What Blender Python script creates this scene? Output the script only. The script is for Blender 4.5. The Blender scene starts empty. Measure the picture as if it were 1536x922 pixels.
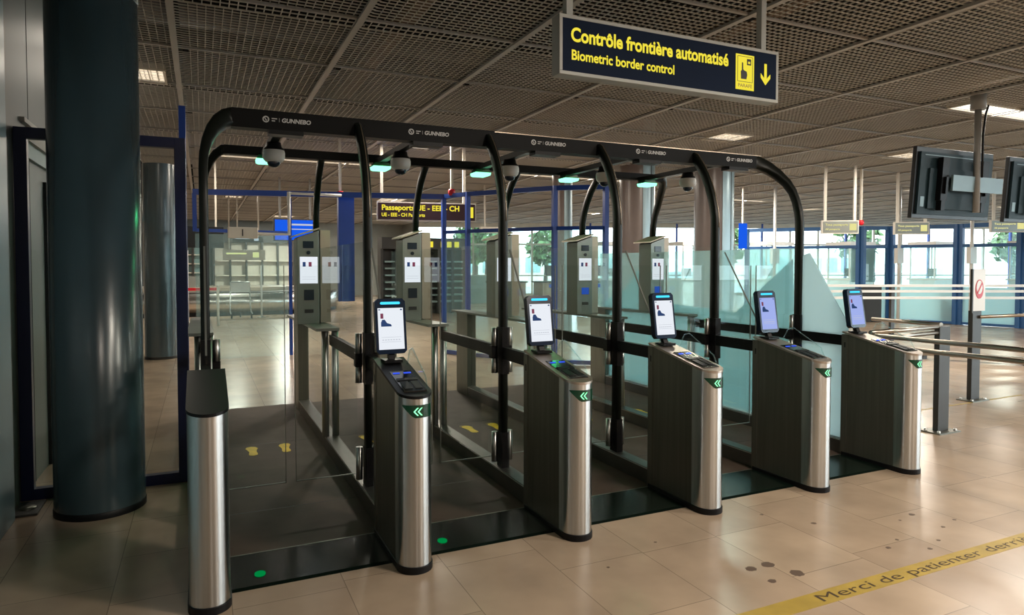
import bpy, bmesh, math, random
from mathutils import Vector, Matrix
random.seed(7)
S = bpy.context.scene
COL = S.collection
# ------------------------------------------------------------------ camera, world, exposure
F_PX, IMG_W = 1005.3, 1536.0
YAW, PITCH = math.radians(24.859), math.radians(1.8)
cd = bpy.data.cameras.new('camera'); cam = bpy.data.objects.new('camera', cd); COL.objects.link(cam)
cd.sensor_width = 36; cd.lens = F_PX / IMG_W * 36; cd.shift_y = (398 + F_PX*math.tan(PITCH) - 461) / IMG_W; cd.clip_start = .05; cd.clip_end = 300
cam.location = (-.016, -.032, 1.5)
cam.rotation_euler = (math.pi/2 - PITCH, 0, -YAW)
S.camera = cam
S.view_settings.view_transform = 'Standard'; S.view_settings.look = 'None'
S.view_settings.exposure = 0.0; S.view_settings.gamma = 1; S.view_settings.use_curve_mapping = False
S.cycles.max_bounces = 10; S.cycles.transparent_max_bounces = 40; S.cycles.glossy_bounces = 4
S.cycles.diffuse_bounces = 3; S.cycles.sample_clamp_indirect = 4.0; S.cycles.use_denoising = True
S.cycles.caustics_reflective = False; S.cycles.caustics_refractive = False
W = bpy.data.worlds.new('world'); S.world = W; W.use_nodes = True
wn = W.node_tree.nodes; wn['Background'].inputs[0].default_value = (.80, .93, 1, 1); wn['Background'].inputs[1].default_value = 8.0
LAMP = (1.0, .885, .75); LAMP_W = 2.55     # ceiling lamp colour, overall factor
WINDOW_DAY = 2.4

ANISO_ROT = 0.25
# ------------------------------------------------------------------ materials
def mat(name, col, rough=.5, metal=0., emit=None, es=0., spec=.5, bump=0., bscale=80., vary=0., vscale=3., stretch=None, aniso=0.):
    m = bpy.data.materials.new(name); m.use_nodes = True; nt = m.node_tree; N = nt.nodes; L = nt.links
    b = N['Principled BSDF']
    b.inputs['Base Color'].default_value = (*col, 1); b.inputs['Roughness'].default_value = rough
    b.inputs['Metallic'].default_value = metal; b.inputs['Specular IOR Level'].default_value = spec
    if emit: b.inputs['Emission Color'].default_value = (*emit, 1); b.inputs['Emission Strength'].default_value = es
    if aniso: b.inputs['Anisotropic'].default_value = aniso
    tc = N.new('ShaderNodeTexCoord'); mp = N.new('ShaderNodeMapping'); L.new(tc.outputs['Object'], mp.inputs[0])
    if stretch: mp.inputs['Scale'].default_value = stretch
    nz = N.new('ShaderNodeTexNoise'); nz.inputs['Scale'].default_value = vscale; nz.inputs['Detail'].default_value = 4; L.new(mp.outputs[0], nz.inputs['Vector'])
    mr = N.new('ShaderNodeMapRange'); L.new(nz.outputs[0], mr.inputs[0])
    mr.inputs[1].default_value = .3; mr.inputs[2].default_value = .7
    v = vary or .06
    mr.inputs[3].default_value = 1 - v; mr.inputs[4].default_value = 1 + v
    mx = N.new('ShaderNodeVectorMath'); mx.operation = 'SCALE'; mx.inputs[0].default_value = col; L.new(mr.outputs[0], mx.inputs['Scale'])
    L.new(mx.outputs[0], b.inputs['Base Color'])
    if aniso:
        tg = N.new('ShaderNodeTangent'); tg.direction_type = 'RADIAL'; tg.axis = 'Z'; L.new(tg.outputs[0], b.inputs['Tangent']); b.inputs['Anisotropic Rotation'].default_value = ANISO_ROT
    if bump:
        n2 = N.new('ShaderNodeTexNoise'); n2.inputs['Scale'].default_value = bscale; L.new(mp.outputs[0], n2.inputs['Vector'])
        bp = N.new('ShaderNodeBump'); bp.inputs['Strength'].default_value = bump; bp.inputs['Distance'].default_value = .002
        L.new(n2.outputs[0], bp.inputs['Height']); L.new(bp.outputs[0], b.inputs['Normal'])
    return m
def emis(name, col, s):
    m = bpy.data.materials.new(name); m.use_nodes = True; N = m.node_tree.nodes
    N.remove(N['Principled BSDF']); e = N.new('ShaderNodeEmission'); e.inputs[0].default_value = (*col, 1); e.inputs[1].default_value = s
    m.node_tree.links.new(e.outputs[0], N['Material Output'].inputs[0]); return m
def glass(name, tint, refl=1.0, haze=0., hcol=(.6, .8, .82)):
    m = bpy.data.materials.new(name); m.use_nodes = True; nt = m.node_tree; N = nt.nodes; L = nt.links
    N.remove(N['Principled BSDF'])
    t = N.new('ShaderNodeBsdfTransparent'); t.inputs[0].default_value = (*tint, 1)
    g = N.new('ShaderNodeBsdfGlossy'); g.inputs['Roughness'].default_value = .0; g.inputs[0].default_value = (.95, 1, 1, 1)
    fr = N.new('ShaderNodeFresnel'); fr.inputs[0].default_value = 1.5
    mu = N.new('ShaderNodeMath'); mu.operation = 'MULTIPLY'; mu.inputs[1].default_value = refl; L.new(fr.outputs[0], mu.inputs[0])
    # back faces see the inverse index: use only the outward side so a thin slab stays see-through
    ge = N.new('ShaderNodeNewGeometry'); inv = N.new('ShaderNodeMath'); inv.operation = 'SUBTRACT'; inv.inputs[0].default_value = 1; L.new(ge.outputs['Backfacing'], inv.inputs[1])
    m2 = N.new('ShaderNodeMath'); m2.operation = 'MULTIPLY'; L.new(mu.outputs[0], m2.inputs[0]); L.new(inv.outputs[0], m2.inputs[1])
    mix = N.new('ShaderNodeMixShader'); L.new(m2.outputs[0], mix.inputs[0]); L.new(g.outputs[0], mix.inputs[2])
    if haze:
        tl = N.new('ShaderNodeBsdfTranslucent'); tl.inputs[0].default_value = (*hcol, 1)
        df = N.new('ShaderNodeBsdfDiffuse'); df.inputs[0].default_value = (*hcol, 1)
        a = N.new('ShaderNodeMixShader'); a.inputs[0].default_value = .25; L.new(tl.outputs[0], a.inputs[1]); L.new(df.outputs[0], a.inputs[2])
        b = N.new('ShaderNodeMixShader'); b.inputs[0].default_value = haze; L.new(t.outputs[0], b.inputs[1]); L.new(a.outputs[0], b.inputs[2])
        L.new(b.outputs[0], mix.inputs[1])
    else: L.new(t.outputs[0], mix.inputs[1])
    L.new(mix.outputs[0], N['Material Output'].inputs[0]); return m
M = dict(
    duct=mat('duct_metal', (.10, .10, .10), .6), duct_tan=mat('duct_wood', (.12, .075, .04), .7), blue_hazed=mat('hazed_blue_frame_paint', (.035, .12, .30), .4),  # haze of light painted into the paler blue of the far frames
    fascia=mat('fascia_black', (.005, .005, .005), .5, spec=.12),
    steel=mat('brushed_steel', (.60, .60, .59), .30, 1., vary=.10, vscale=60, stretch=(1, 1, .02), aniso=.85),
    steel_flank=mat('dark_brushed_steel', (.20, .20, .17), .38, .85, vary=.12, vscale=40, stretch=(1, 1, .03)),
    steel_top=mat('bronze_steel', (.50, .43, .37), .38, .9, vary=.08, vscale=30),
    sill=mat('sill_steel', (.15, .145, .135), .36, .8, vary=.1, vscale=8),
    black=mat('black_plastic', (.006, .006, .007), .42, spec=.2),
    black_gloss=mat('black_gloss', (.004, .006, .005), .12), strip=mat('threshold_black', (.003, .007, .005), .2, spec=.35),
    frame=mat('black_powder_coat', (.006, .008, .006), .38, spec=.3),
    accent=mat('accent_line', (.36, .29, .22), .3, .7),
    white=mat('white_plastic', (.74, .74, .72), .35),
    offwhite=mat('offwhite_metal', (.62, .58, .50), .45),
    blue=mat('blue_frame_paint', (.010, .058, .34), .4),
    navy=mat('navy_frame_paint', (.004, .010, .055), .35),
    column=mat('blue_grey_column', (.033, .058, .070), .24, spec=.8, vary=.1, vscale=1.5, bump=.05, bscale=6),
    column_far=mat('brown_grey_column', (.17, .14, .13), .3, vary=.1, vscale=2),
    mesh=mat('ceiling_mesh_paint', (.56, .54, .50), .6, vary=.12, vscale=.6),
    beam=mat('ceiling_beam_paint', (.36, .35, .33), .55),
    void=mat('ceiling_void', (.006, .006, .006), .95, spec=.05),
    wall=mat('wall_panel', (.15, .165, .155), .5, vary=.05, vscale=1.),
    wall_lit=mat('wall_cream', (.46, .43, .38), .6),
    panel_blue=mat('wall_blue_grey_panel', (.17, .27, .30), .35),
    lane=mat('lane_mat', (.085, .059, .047), .66, spec=.2, vary=.18, vscale=5),
    yellow=mat('yellow_film', (.95, .60, .02), .5, spec=.15, vary=.12, vscale=12),
    tape=mat('yellow_floor_tape', (.36, .25, .045), .5, vary=.14, vscale=9),
    tape_ink=mat('tape_ink', (.055, .032, .012), .6),
    stain=mat('adhesive_stain', (.10, .065, .045), .7),
    sign_body=mat('sign_grey_frame', (.38, .39, .37), .45),
    sign_navy=mat('sign_navy_face', (.006, .013, .034), .6, spec=.08),
    sign_brown=mat('sign_brown_face', (.045, .026, .030), .6, spec=.1),
    sign_yellow=emis('sign_yellow_lit', (.95, .80, .06), .95),
    sign_pale=emis('sign_pale_yellow_lit', (.9, .85, .35), .9),
    ink=mat('black_ink', (.01, .01, .012), .5),
    logo=mat('grey_logo_print', (.50, .50, .50), .5),
    led_green=emis('green_led', (.05, 1, .25), 1.6),
    led_arrow=emis('green_arrow', (.25, 1, .45), 1.8),
    pale_strip=mat('blue_grey_strip', (.30, .42, .47), .3, .2), leaf=mat('tree_foliage', (.06, .13, .04), .8, vary=.4, vscale=2), bark=mat('tree_bark', (.08, .055, .04), .9), apron=mat('apron_concrete', (.28, .29, .29), .9),
    far_wall=mat('far_wall_paint', (.27, .29, .27), .6),
    pale_panel=mat('pale_booth_panel', (.66, .84, .88), .4),
    led_floor=emis('green_floor_light', (.0, .24, .05), .9),
    led_dark=mat('dark_green_lens', (.003, .026, .016), .2, emit=(0, .2, .06), es=.05),
    lamp_green=emis('green_lamp_lens', (.25, 1, .55), 2.2),
    green_body=mat('green_lamp_body', (.008, .10, .035), .3),
    led_cyan=emis('cyan_light_bar', (.06, .62, .95), 1.4),
    led_blue=emis('blue_scanner_line', (.05, .12, 1), .9),
    bezel=mat('navy_screen_bezel', (.003, .012, .035), .2),
    scr_white=emis('screen_white', (.82, .86, .92), 1.0),
    scr_lav=emis('screen_lavender', (.36, .44, .84), 1.0),
    scr_ink=emis('screen_blue_ink', (.03, .06, .16), 1),
    scr_red=emis('screen_red_ink', (.20, .05, .09), 1),
    scr_grey=emis('screen_grey_ink', (.55, .58, .65), 1),
    kiosk=mat('kiosk_grey', (.22, .235, .215), .35, .5),
    kiosk_tan=mat('kiosk_tan', (.46, .38, .30), .4, .4),
    kiosk_lens=mat('kiosk_lens', (.02, .03, .05), .2),
    kiosk_blue=emis('kiosk_blue_label', (.02, .10, .55), .8),
    darkpost=mat('charcoal_post', (.030, .030, .028), .45),
    railsteel=mat('rail_steel', (.42, .37, .31), .3, 1.),
    tv=mat('tv_back_plastic', (.016, .036, .046), .5, spec=.25),
    tv_edge=mat('tv_edge', (.008, .009, .01), .4),
    tv_plate=mat('mount_plate', (.20, .29, .32), .4, .1),
    pole=mat('ceiling_pole', (.27, .27, .26), .5),
    red=mat('alarm_red', (.55, .01, .02), .35),
    conv_belt=mat('conveyor_belt', (.035, .028, .025), .6),
    conv_steel=mat('conveyor_steel', (.50, .48, .45), .25, 1.),
    teal_wall=mat('teal_panel', (.25, .38, .38), .5),
    tan_wall=mat('tan_panel', (.34, .27, .20), .55),
    scr_blue=emis('blue_display', (.01, .10, .75), 1.1),
    green_scr=emis('pale_green_panel', (.45, .75, .70), .8),
    frost=glass('frosted_film', (.85, .98, .99), .6, .93, (.74, .92, .97)),
    glass=glass('clear_glass', (.965, .982, .978), .9),
    glass_haze=glass('hazy_glass', (.80, .93, .93), 1.2, .30, (.72, .95, .97)),
    glass_far=glass('booth_glass', (.88, .97, .97), 1., .10, (.6, .85, .88)),
)
def lamp_mat(s): return emis('lamp_diffuser', LAMP, s)
M['lamp'] = lamp_mat(5.); M['lamp_day'] = emis('strip_diffuser', (1, .97, .9), 6)

def floor_mat():
    m = bpy.data.materials.new('stone_tiles'); m.use_nodes = True; nt = m.node_tree; N = nt.nodes; L = nt.links; b = N['Principled BSDF']
    tc = N.new('ShaderNodeTexCoord'); sp = N.new('ShaderNodeSeparateXYZ'); L.new(tc.outputs['Object'], sp.inputs[0])
    ax = N.new('ShaderNodeMath'); ax.operation = 'ADD'; ax.inputs[1].default_value = .405 + .4925*40; L.new(sp.outputs[0], ax.inputs[0])
    ay = N.new('ShaderNodeMath'); ay.operation = 'ADD'; ay.inputs[1].default_value = 30.21; L.new(sp.outputs[1], ay.inputs[0])
    cb = N.new('ShaderNodeCombineXYZ'); L.new(ay.outputs[0], cb.inputs[0]); L.new(ax.outputs[0], cb.inputs[1])
    br = N.new('ShaderNodeTexBrick'); L.new(cb.outputs[0], br.inputs['Vector'])
    br.inputs['Scale'].default_value = 1; br.inputs['Brick Width'].default_value = .74; br.inputs['Row Height'].default_value = .4925
    br.inputs['Mortar Size'].default_value = .0022; br.inputs['Mortar Smooth'].default_value = .2; br.offset = .37; br.offset_frequency = 3; br.squash = .72; br.squash_frequency = 2
    br.inputs['Color1'].default_value = (.395, .300, .215, 1); br.inputs['Color2'].default_value = (.335, .252, .182, 1); br.inputs['Mortar'].default_value = (.20, .152, .11, 1)
    nz = N.new('ShaderNodeTexNoise'); nz.inputs['Scale'].default_value = 3.0; nz.inputs['Detail'].default_value = 3; L.new(tc.outputs['Object'], nz.inputs['Vector'])
    mr = N.new('ShaderNodeMapRange'); L.new(nz.outputs[0], mr.inputs[0]); mr.inputs[1].default_value = .3; mr.inputs[2].default_value = .7; mr.inputs[3].default_value = .86; mr.inputs[4].default_value = 1.12
    sc = N.new('ShaderNodeVectorMath'); sc.operation = 'SCALE'; L.new(br.outputs[0], sc.inputs[0]); L.new(mr.outputs[0], sc.inputs['Scale']); L.new(sc.outputs[0], b.inputs['Base Color'])
    n2 = N.new('ShaderNodeTexNoise'); n2.inputs['Scale'].default_value = 1.6; n2.inputs['Detail'].default_value = 2; L.new(tc.outputs['Object'], n2.inputs['Vector'])
    m3 = N.new('ShaderNodeMapRange'); L.new(n2.outputs[0], m3.inputs[0]); m3.inputs[3].default_value = .20; m3.inputs[4].default_value = .27; L.new(m3.outputs[0], b.inputs['Roughness'])
    return m
M['floor'] = floor_mat(); M['floor'].node_tree.nodes['Principled BSDF'].inputs['Specular IOR Level'].default_value = .26

# ------------------------------------------------------------------ mesh helpers
class MB:
    def __init__(s): s.v = []; s.f = []; s.mi = []; s.sm = []; s.mats = []; s.cur = 0
    def use(s, m):
        m = M[m] if isinstance(m, str) else m
        if m not in s.mats: s.mats.append(m)
        s.cur = s.mats.index(m); return s
    def _a(s, vs, fs, smooth=False):
        o = len(s.v); s.v += [tuple(p) for p in vs]
        for f in fs: s.f.append([o+i for i in f]); s.mi.append(s.cur); s.sm.append(smooth)
        return s
    def box(s, x0, x1, y0, y1, z0, z1, mx=None):
        vs = [Vector(p) for p in [(x0,y0,z0),(x1,y0,z0),(x1,y1,z0),(x0,y1,z0),(x0,y0,z1),(x1,y0,z1),(x1,y1,z1),(x0,y1,z1)]]
        if mx: vs = [mx @ p for p in vs]
        return s._a(vs, [(3,2,1,0),(4,5,6,7),(0,1,5,4),(1,2,6,5),(2,3,7,6),(3,0,4,7)])
    def bar(s, a, b, w, h, up=(0, 0, 1)):     # box bar from a to b, width w sideways, height h along up
        a = Vector(a); b = Vector(b); d = (b-a).normalized(); u = Vector(up); u = (u - d*u.dot(d))
        if u.length < 1e-4: u = Vector((0, 1, 0)) - d*d.y
        u.normalize(); r = d.cross(u)
        vs = []
        for p in (a, b):
            for (i, j) in ((-1,-1),(1,-1),(1,1),(-1,1)): vs.append(p + r*(i*w/2) + u*(j*h/2))
        return s._a(vs, [(0,1,2,3),(7,6,5,4),(0,4,5,1),(1,5,6,2),(2,6,7,3),(3,7,4,0)])
    def prism(s, poly, axis, c0, c1, smooth=False):   # poly in the plane across axis, extruded c0..c1
        def P(a, b, c): return {'x': (c, a, b), 'y': (a, c, b), 'z': (a, b, c)}[axis]
        n = len(poly); vs = [P(a, b, c0) for a, b in poly] + [P(a, b, c1) for a, b in poly]
        area = sum(poly[i][0]*poly[(i+1)%n][1] - poly[(i+1)%n][0]*poly[i][1] for i in range(n))
        flip = (area > 0) == (c1 > c0)
        if axis == 'y': flip = not flip
        caps = [list(range(n))[::-1], list(range(n, 2*n))]; sides = [(i, (i+1) % n, n+(i+1) % n, n+i) for i in range(n)]
        if not flip: caps = [c[::-1] for c in caps]; sides = [q[::-1] for q in sides]
        s._a(vs, caps, False); o = len(s.v) - 2*n
        for q in sides: s.f.append([o+i for i in q]); s.mi.append(s.cur); s.sm.append(smooth)
        return s
    def tube(s, pts, r, n=10, cap=True):       # r radius or list
        pts = [Vector(p) for p in pts]; m = len(pts); rr = r if isinstance(r, (list, tuple)) else [r]*m
        rings = []; ref = None
        for i, p in enumerate(pts):
            d = (pts[min(i+1, m-1)] - pts[max(i-1, 0)]).normalized()
            if ref is None: ref = Vector((0, 0, 1)) if abs(d.z) < .9 else Vector((1, 0, 0))
            u = (ref - d*ref.dot(d)).normalized(); ref = u; w = d.cross(u)
            rings += [p + (u*math.cos(2*math.pi*k/n) + w*math.sin(2*math.pi*k/n))*rr[i] for k in range(n)]
        fs = [(i*n+k, i*n+(k+1) % n, (i+1)*n+(k+1) % n, (i+1)*n+k) for i in range(m-1) for k in range(n)]
        s._a(rings, fs, True); o = len(s.v) - m*n
        if cap:
            s.f += [[o+k for k in range(n)][::-1], [o+(m-1)*n+k for k in range(n)]]; s.mi += [s.cur]*2; s.sm += [False]*2
        return s
    def sweep(s, pts, hw, hd, ref=(1, 0, 0), sizes=None):   # rounded-rect section: half width along ref, half depth across
        pts = [Vector(p) for p in pts]; m = len(pts); R = Vector(ref); sec = []
        c = min(hw, hd)*.35
        for (i, j) in ((1,-1),(1,1),(-1,1),(-1,-1)):
            if i*j < 0: sec += [(i*(hw-c), j*hd), (i*hw, j*(hd-c))] if i > 0 else [(i*(hw-c), j*hd), (i*hw, j*(hd-c))]
            else: sec += [(i*hw, j*(hd-c)), (i*(hw-c), j*hd)]
        sec = sorted(sec, key=lambda q: math.atan2(q[1]/hd, q[0]/hw)); k = len(sec); vs = []
        for i, p in enumerate(pts):
            d = (pts[min(i+1, m-1)] - pts[max(i-1, 0)]).normalized(); r = (R - d*R.dot(d))
            if r.length < .3: r = s._lr
            r = r.normalized(); s._lr = r; u = d.cross(r)
            fa, fb = (sizes[i][0]/hw, sizes[i][1]/hd) if sizes else (1, 1)
            vs += [p + r*a*fa + u*b*fb for a, b in sec]
        fs = [(i*k+j, i*k+(j+1) % k, (i+1)*k+(j+1) % k, (i+1)*k+j) for i in range(m-1) for j in range(k)]
        s._a(vs, fs, True); o = len(s.v) - m*k
        s.f += [[o+j for j in range(k)][::-1], [o+(m-1)*k+j for j in range(k)]]; s.mi += [s.cur]*2; s.sm += [False]*2
        return s
    def lathe(s, prof, c=(0, 0, 0), n=28, a0=0., a1=2*math.pi):  # prof: (r, z)
        full = abs(a1-a0-2*math.pi) < 1e-6; m = n if full else n+1; vs = []
        for r, z in prof:
            for k in range(m):
                a = a0 + (a1-a0)*k/n; vs.append((c[0]+r*math.cos(a), c[1]+r*math.sin(a), c[2]+z))
        fs = []
        for i in range(len(prof)-1):
            for k in range(n):
                k2 = (k+1) % m if full else k+1
                fs.append((i*m+k, i*m+k2, (i+1)*m+k2, (i+1)*m+k))
        return s._a(vs, fs, True)
    def quad(s, a, b, c, d): return s._a([a, b, c, d], [(0, 1, 2, 3)])
    def mesh(s, me, mx):      # merge another mesh (text) with a transform
        o = len(s.v); s.v += [tuple(mx @ v.co) for v in me.vertices]
        for p in me.polygons: s.f.append([o+i for i in p.vertices]); s.mi.append(s.cur); s.sm.append(False)
        return s
    def build(s, name, parent=None, loc=(0, 0, 0), bevel=0., auto=True, cam_origin=None):
        me = bpy.data.meshes.new(name); lo = Vector(loc)
        me.from_pydata([tuple(Vector(p)-lo) for p in s.v], [], s.f)
        for m_ in s.mats: me.materials.append(m_)
        me.polygons.foreach_set('material_index', s.mi); me.polygons.foreach_set('use_smooth', s.sm); me.update()
        o = bpy.data.objects.new(name, me); COL.objects.link(o); o.location = lo
        if parent: o.parent = parent; o.location = lo - Vector(parent.location) if parent.parent is None else lo
        if bevel:
            bv = o.modifiers.new('bevel', 'BEVEL'); bv.width = bevel; bv.segments = 2; bv.limit_method = 'ANGLE'; bv.angle_limit = .7
        return o
def tag(o, label=None, cat=None, group=None, kind=None):
    if label: o['label'] = label
    if cat: o['category'] = cat
    if group: o['group'] = group
    if kind: o['kind'] = kind
    return o
def empty(name, loc, label, cat, group=None):
    o = bpy.data.objects.new(name, None); COL.objects.link(o); o.location = loc; o.empty_display_size = .1
    return tag(o, label, cat, group)
def part(b, name, root, label=None, bevel=0.):
    """mesh given in world coordinates, child of an unrotated root"""
    o = b.build(name, None, bevel=bevel); me = o.data; d = -Vector(wloc(root))
    me.transform(Matrix.Translation(d)); o.parent = root
    if label: o['label'] = label
    return o
def wloc(o):
    v = Vector(o.location)
    while o.parent: o = o.parent; v = v + Vector(o.location)
    return v
def struct(b, name, bevel=0.): o = b.build(name, bevel=bevel); o['kind'] = 'structure'; return o
def text_mesh(body, size, bold=0., align='LEFT', extrude=0., shear=0.):
    cu = bpy.data.curves.new('txt', 'FONT'); cu.body = body; cu.size = size; cu.offset = bold; cu.align_x = align; cu.extrude = extrude; cu.shear = shear; cu.resolution_u = 4
    ob = bpy.data.objects.new('txt', cu); COL.objects.link(ob)
    dg = bpy.context.evaluated_depsgraph_get(); me = bpy.data.meshes.new_from_object(ob.evaluated_get(dg))
    bpy.data.objects.remove(ob); bpy.data.curves.remove(cu); return me
def face_y(x, y, z, sx=1.): return Matrix.Translation((x, y, z)) @ Matrix.Rotation(math.pi/2, 4, 'X') @ Matrix.Diagonal((sx, 1, 1, 1))   # text facing -Y
def text_w(me): xs = [v.co.x for v in me.vertices]; return (min(xs), max(xs)) if xs else (0, 1)
def area(name, loc, sx, sy, watt, col=LAMP, rot=(0, 0, 0), parent=None):
    l = bpy.data.lights.new(name, 'AREA'); l.shape = 'RECTANGLE'; l.size = sx; l.size_y = sy; l.energy = watt; l.color = col
    o = bpy.data.objects.new(name, l); COL.objects.link(o); o.location = loc; o.rotation_euler = rot
    if parent: o.parent = parent; o.location = Vector(loc) - wloc(parent)
    return o
ORD5 = ['leftmost', 'second from the left', 'middle', 'second from the right', 'rightmost']
LANE = ['left end lane', 'second lane from the left', 'middle lane', 'second lane from the right', 'right end lane']

# ================================================================== STRUCTURE
CZ = 3.6
P = .927
X0, X1, Y0, Y1 = -1.08, 42., -9., 34.
# floor
FA, FB, FC = (9.5, 32.), (42., 19.), (14., -9.)     # corners of the window facade
PLAN = [(X0-.3, Y0-.3), (FC[0]+.1, Y0-.3), (FB[0]+.15, FB[1]+.1), (FA[0]+.05, FA[1]+.1), (FA[0]+.05, Y1+.3), (X0-.3, Y1+.3)]
def ymax(x): return Y1 if x < FA[0] else FA[1] + (x-FA[0])*(FB[1]-FA[1])/(FB[0]-FA[0])
def xmax(y):
    if y > FA[1]: return FA[0]
    if y > FB[1]: return FA[0] + (FA[1]-y)*(FB[0]-FA[0])/(FA[1]-FB[1])
    return FC[0] + (y-FC[1])*(FB[0]-FC[0])/(FB[1]-FC[1])
b = MB().use('floor'); b.prism(PLAN, 'z', -.2, 0); struct(b, 'floor')
# slab above the open mesh ceiling
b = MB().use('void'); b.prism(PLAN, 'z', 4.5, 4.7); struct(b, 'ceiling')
# walls
b = MB().use('wall'); b.box(X0-.3, X0, Y0, 6.4, 0, 4.5); b.use('void'); 
for yy in (5.55, 3.2, 1.6): b.box(X0-.01, X0+.0015, yy, yy+.008, 0, 3.58)
b.use('wall_lit'); b.box(X0-.3, X0, 6.4, 13., 0, 4.5)
struct(b, 'wall_left')
b = MB().use('wall_lit'); b.box(X0, X0+.05, 5.3, 13., 2.32, 2.40); b.box(X0, X0+.03, 5.3, 13., 2.44, 2.47); b.use('teal_wall'); b.box(X0, X0+.025, 5.3, 13., 2.22, 2.32); struct(b, 'trim_1')
b = MB().use('panel_blue'); b.box(X0, X0+.05, 2.4, 4.74, .0, 3.58); struct(b, 'trim_2', .004)
b = MB().use('far_wall'); b.box(X0-12, FA[0]+.1, Y1, Y1+.3, 0, 4.5); b.box(FA[0], FA[0]+.1, FA[1], Y1, 0, 4.5); b.use('void'); b.bar((*FA, 4.05), (*FB, 4.05), .2, .9); b.bar((*FB, 4.05), (*FC, 4.05), .2, .9); struct(b, 'wall_far')
b = MB().use('wall'); b.box(X0, FC[0]+.1, Y0-.3, Y0, 0, 4.5); struct(b, 'wall_back')
b = MB().use('wall'); b.box(X0-12, X0-.3, 13., 13.3, 0, 4.5); b.box(X0-12.3, X0-12, 13., Y1, 0, 4.5); struct(b, 'wall_side')
b = MB().use('floor'); b.box(X0-12.3, X0-.3, 13., Y1+1, -.2, 0); struct(b, 'floor.001')
b = MB().use('void'); b.box(X0-12.3, X0-.3, 13., Y1+1, 4.5, 4.7); struct(b, 'ceiling.001')

# open mesh ceiling: thin slats in two directions, wide dark ladder bands beside the beams
GX0, GY0, G = -.22, -.11, 1.46
CELL = G/22
b = MB().use('mesh')
def vx(x): b.box(x-.0027, x+.0027, 1.2, ymax(x), CZ, CZ+.010)
nx = int((X1-GX0)/CELL)
for i in range(-13, nx):
    ph = i % 22
    if ph in (0, 1): continue
    vx(GX0 + i*CELL)
for j in range(18, int((Y1-GY0)/CELL)):
    ph = j % 22
    if ph in ((1, 2) if (j//22) % 2 == 0 else (1,)): continue          # ladder band: no cross slats
    y = GY0 + j*CELL
    b.box(X0, xmax(y), y-.0027, y+.0027, CZ, CZ+.010)
# upturned mesh rims beside the ladder bands
struct(b, 'ceiling.002')
b = MB().use('beam')
for i in range(-1, int((X1-GX0)/G)+1):
    x = GX0 + i*G
    if x > X0: b.box(x-.028, x+.028, 1.2, ymax(x), CZ-.03, CZ-.005)
struct(b, 'trim_3')
b = MB().use('beam')
for j in range(1, int((Y1-GY0)/G)+1):
    y = GY0 + j*G
    b.box(X0, xmax(y), y-.013, y+.013, CZ-.02, CZ-.002)
struct(b, 'trim_4')
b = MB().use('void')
for i in range(-1, int((X1-GX0)/G)+1):           # flat black strips painting the shade of open gaps beside the beams
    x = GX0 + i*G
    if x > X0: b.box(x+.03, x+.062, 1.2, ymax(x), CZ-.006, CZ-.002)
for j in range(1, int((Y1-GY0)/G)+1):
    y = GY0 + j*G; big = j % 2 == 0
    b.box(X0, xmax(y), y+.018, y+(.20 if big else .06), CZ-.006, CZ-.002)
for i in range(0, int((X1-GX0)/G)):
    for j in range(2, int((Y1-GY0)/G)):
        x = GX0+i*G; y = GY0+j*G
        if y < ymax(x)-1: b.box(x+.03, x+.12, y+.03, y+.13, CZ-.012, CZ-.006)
b.use('mesh')
for j in range(2, int((Y1-GY0)/G)+1, 2):         # ladder rungs across the wide black strips
    y = GY0 + j*G
    if y > 16: break
    for i in range(0, int((xmax(y)-X0)/CELL)):
        x = X0 + (i+.5)*CELL; b.box(x-.004, x+.004, y+.015, y+.205, CZ-.016, CZ-.006)
    b.box(X0, xmax(y), y+.105, y+.110, CZ-.016, CZ-.006); b.box(X0, xmax(y), y+.20, y+.208, CZ-.016, CZ-.004)
for i in range(0, int((X1-GX0)/G)):
    x = GX0 + i*G
    for k in range(int(14/CELL)):
        y = 1.5 + k*CELL
        if y < ymax(x)-.5: b.box(x+.028, x+.066, y-.006, y+.006, CZ-.012, CZ-.006)
struct(b, 'trim_5')
# ducts and pipes in the void above the mesh
b = MB().use('duct')
for yy, r in ((4.1, .1), (7.9, .14), (12.6, .12), (18, .15)): b.tube([(X0, yy, 4.15), (xmax(yy)-.3, yy, 4.15)], r, 10)
b.use('duct_tan')
for xx in (1.9, 5.1, 9.6, 14.3, 20): b.bar((xx, 1, 4.0), (xx, ymax(xx)-.3, 4.0), .18, .12)
struct(b, 'trim_6')

# window facade far right (from A to B) and along the right side
def facade(A, B, n, idx, z0=.0, z1=3.6, blue_every=3):
    A = Vector((*A, 0)); B = Vector((*B, 0)); d = (B-A); L_ = d.length; d.normalize()
    f = MB().use('teal_wall')
    for k in range(n+1):
        p = A + d*(L_*k/n); w = .09
        f.use('blue' if k % blue_every == 0 else 'offwhite'); f.bar(p + Vector((0, 0, z0)), p + Vector((0, 0, z1)), .12, w, up=d)
    f.use('offwhite')
    for z, h in ((.06, .12), (1.0, .06), (2.55, .08), (z1-.1, .25)): f.bar(A+Vector((0, 0, z)), B+Vector((0, 0, z)), .1, h)
    o = struct(f, 'window_%d' % idx)
    g = MB().use('glass'); nn = Vector((-d.y, d.x, 0))*.006
    a, c = A+nn, B+nn; a2, c2 = A-nn, B-nn
    h = Vector((0, 0, z1)); g._a([a, c, c+h, a+h, a2, c2, c2+h, a2+h], [(0,1,2,3),(7,6,5,4),(0,4,5,1),(3,2,6,7),(0,3,7,4),(1,5,6,2)])
    g.build('pane', o)
    return o
facade(FA, FB, 24, 1)
facade(FB, FC, 18, 2)
# ground and pale buildings outside
b = MB().use('apron'); b.box(-60, 160, -60, 160, -.5, -.4); struct(b, 'floor.002')

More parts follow.
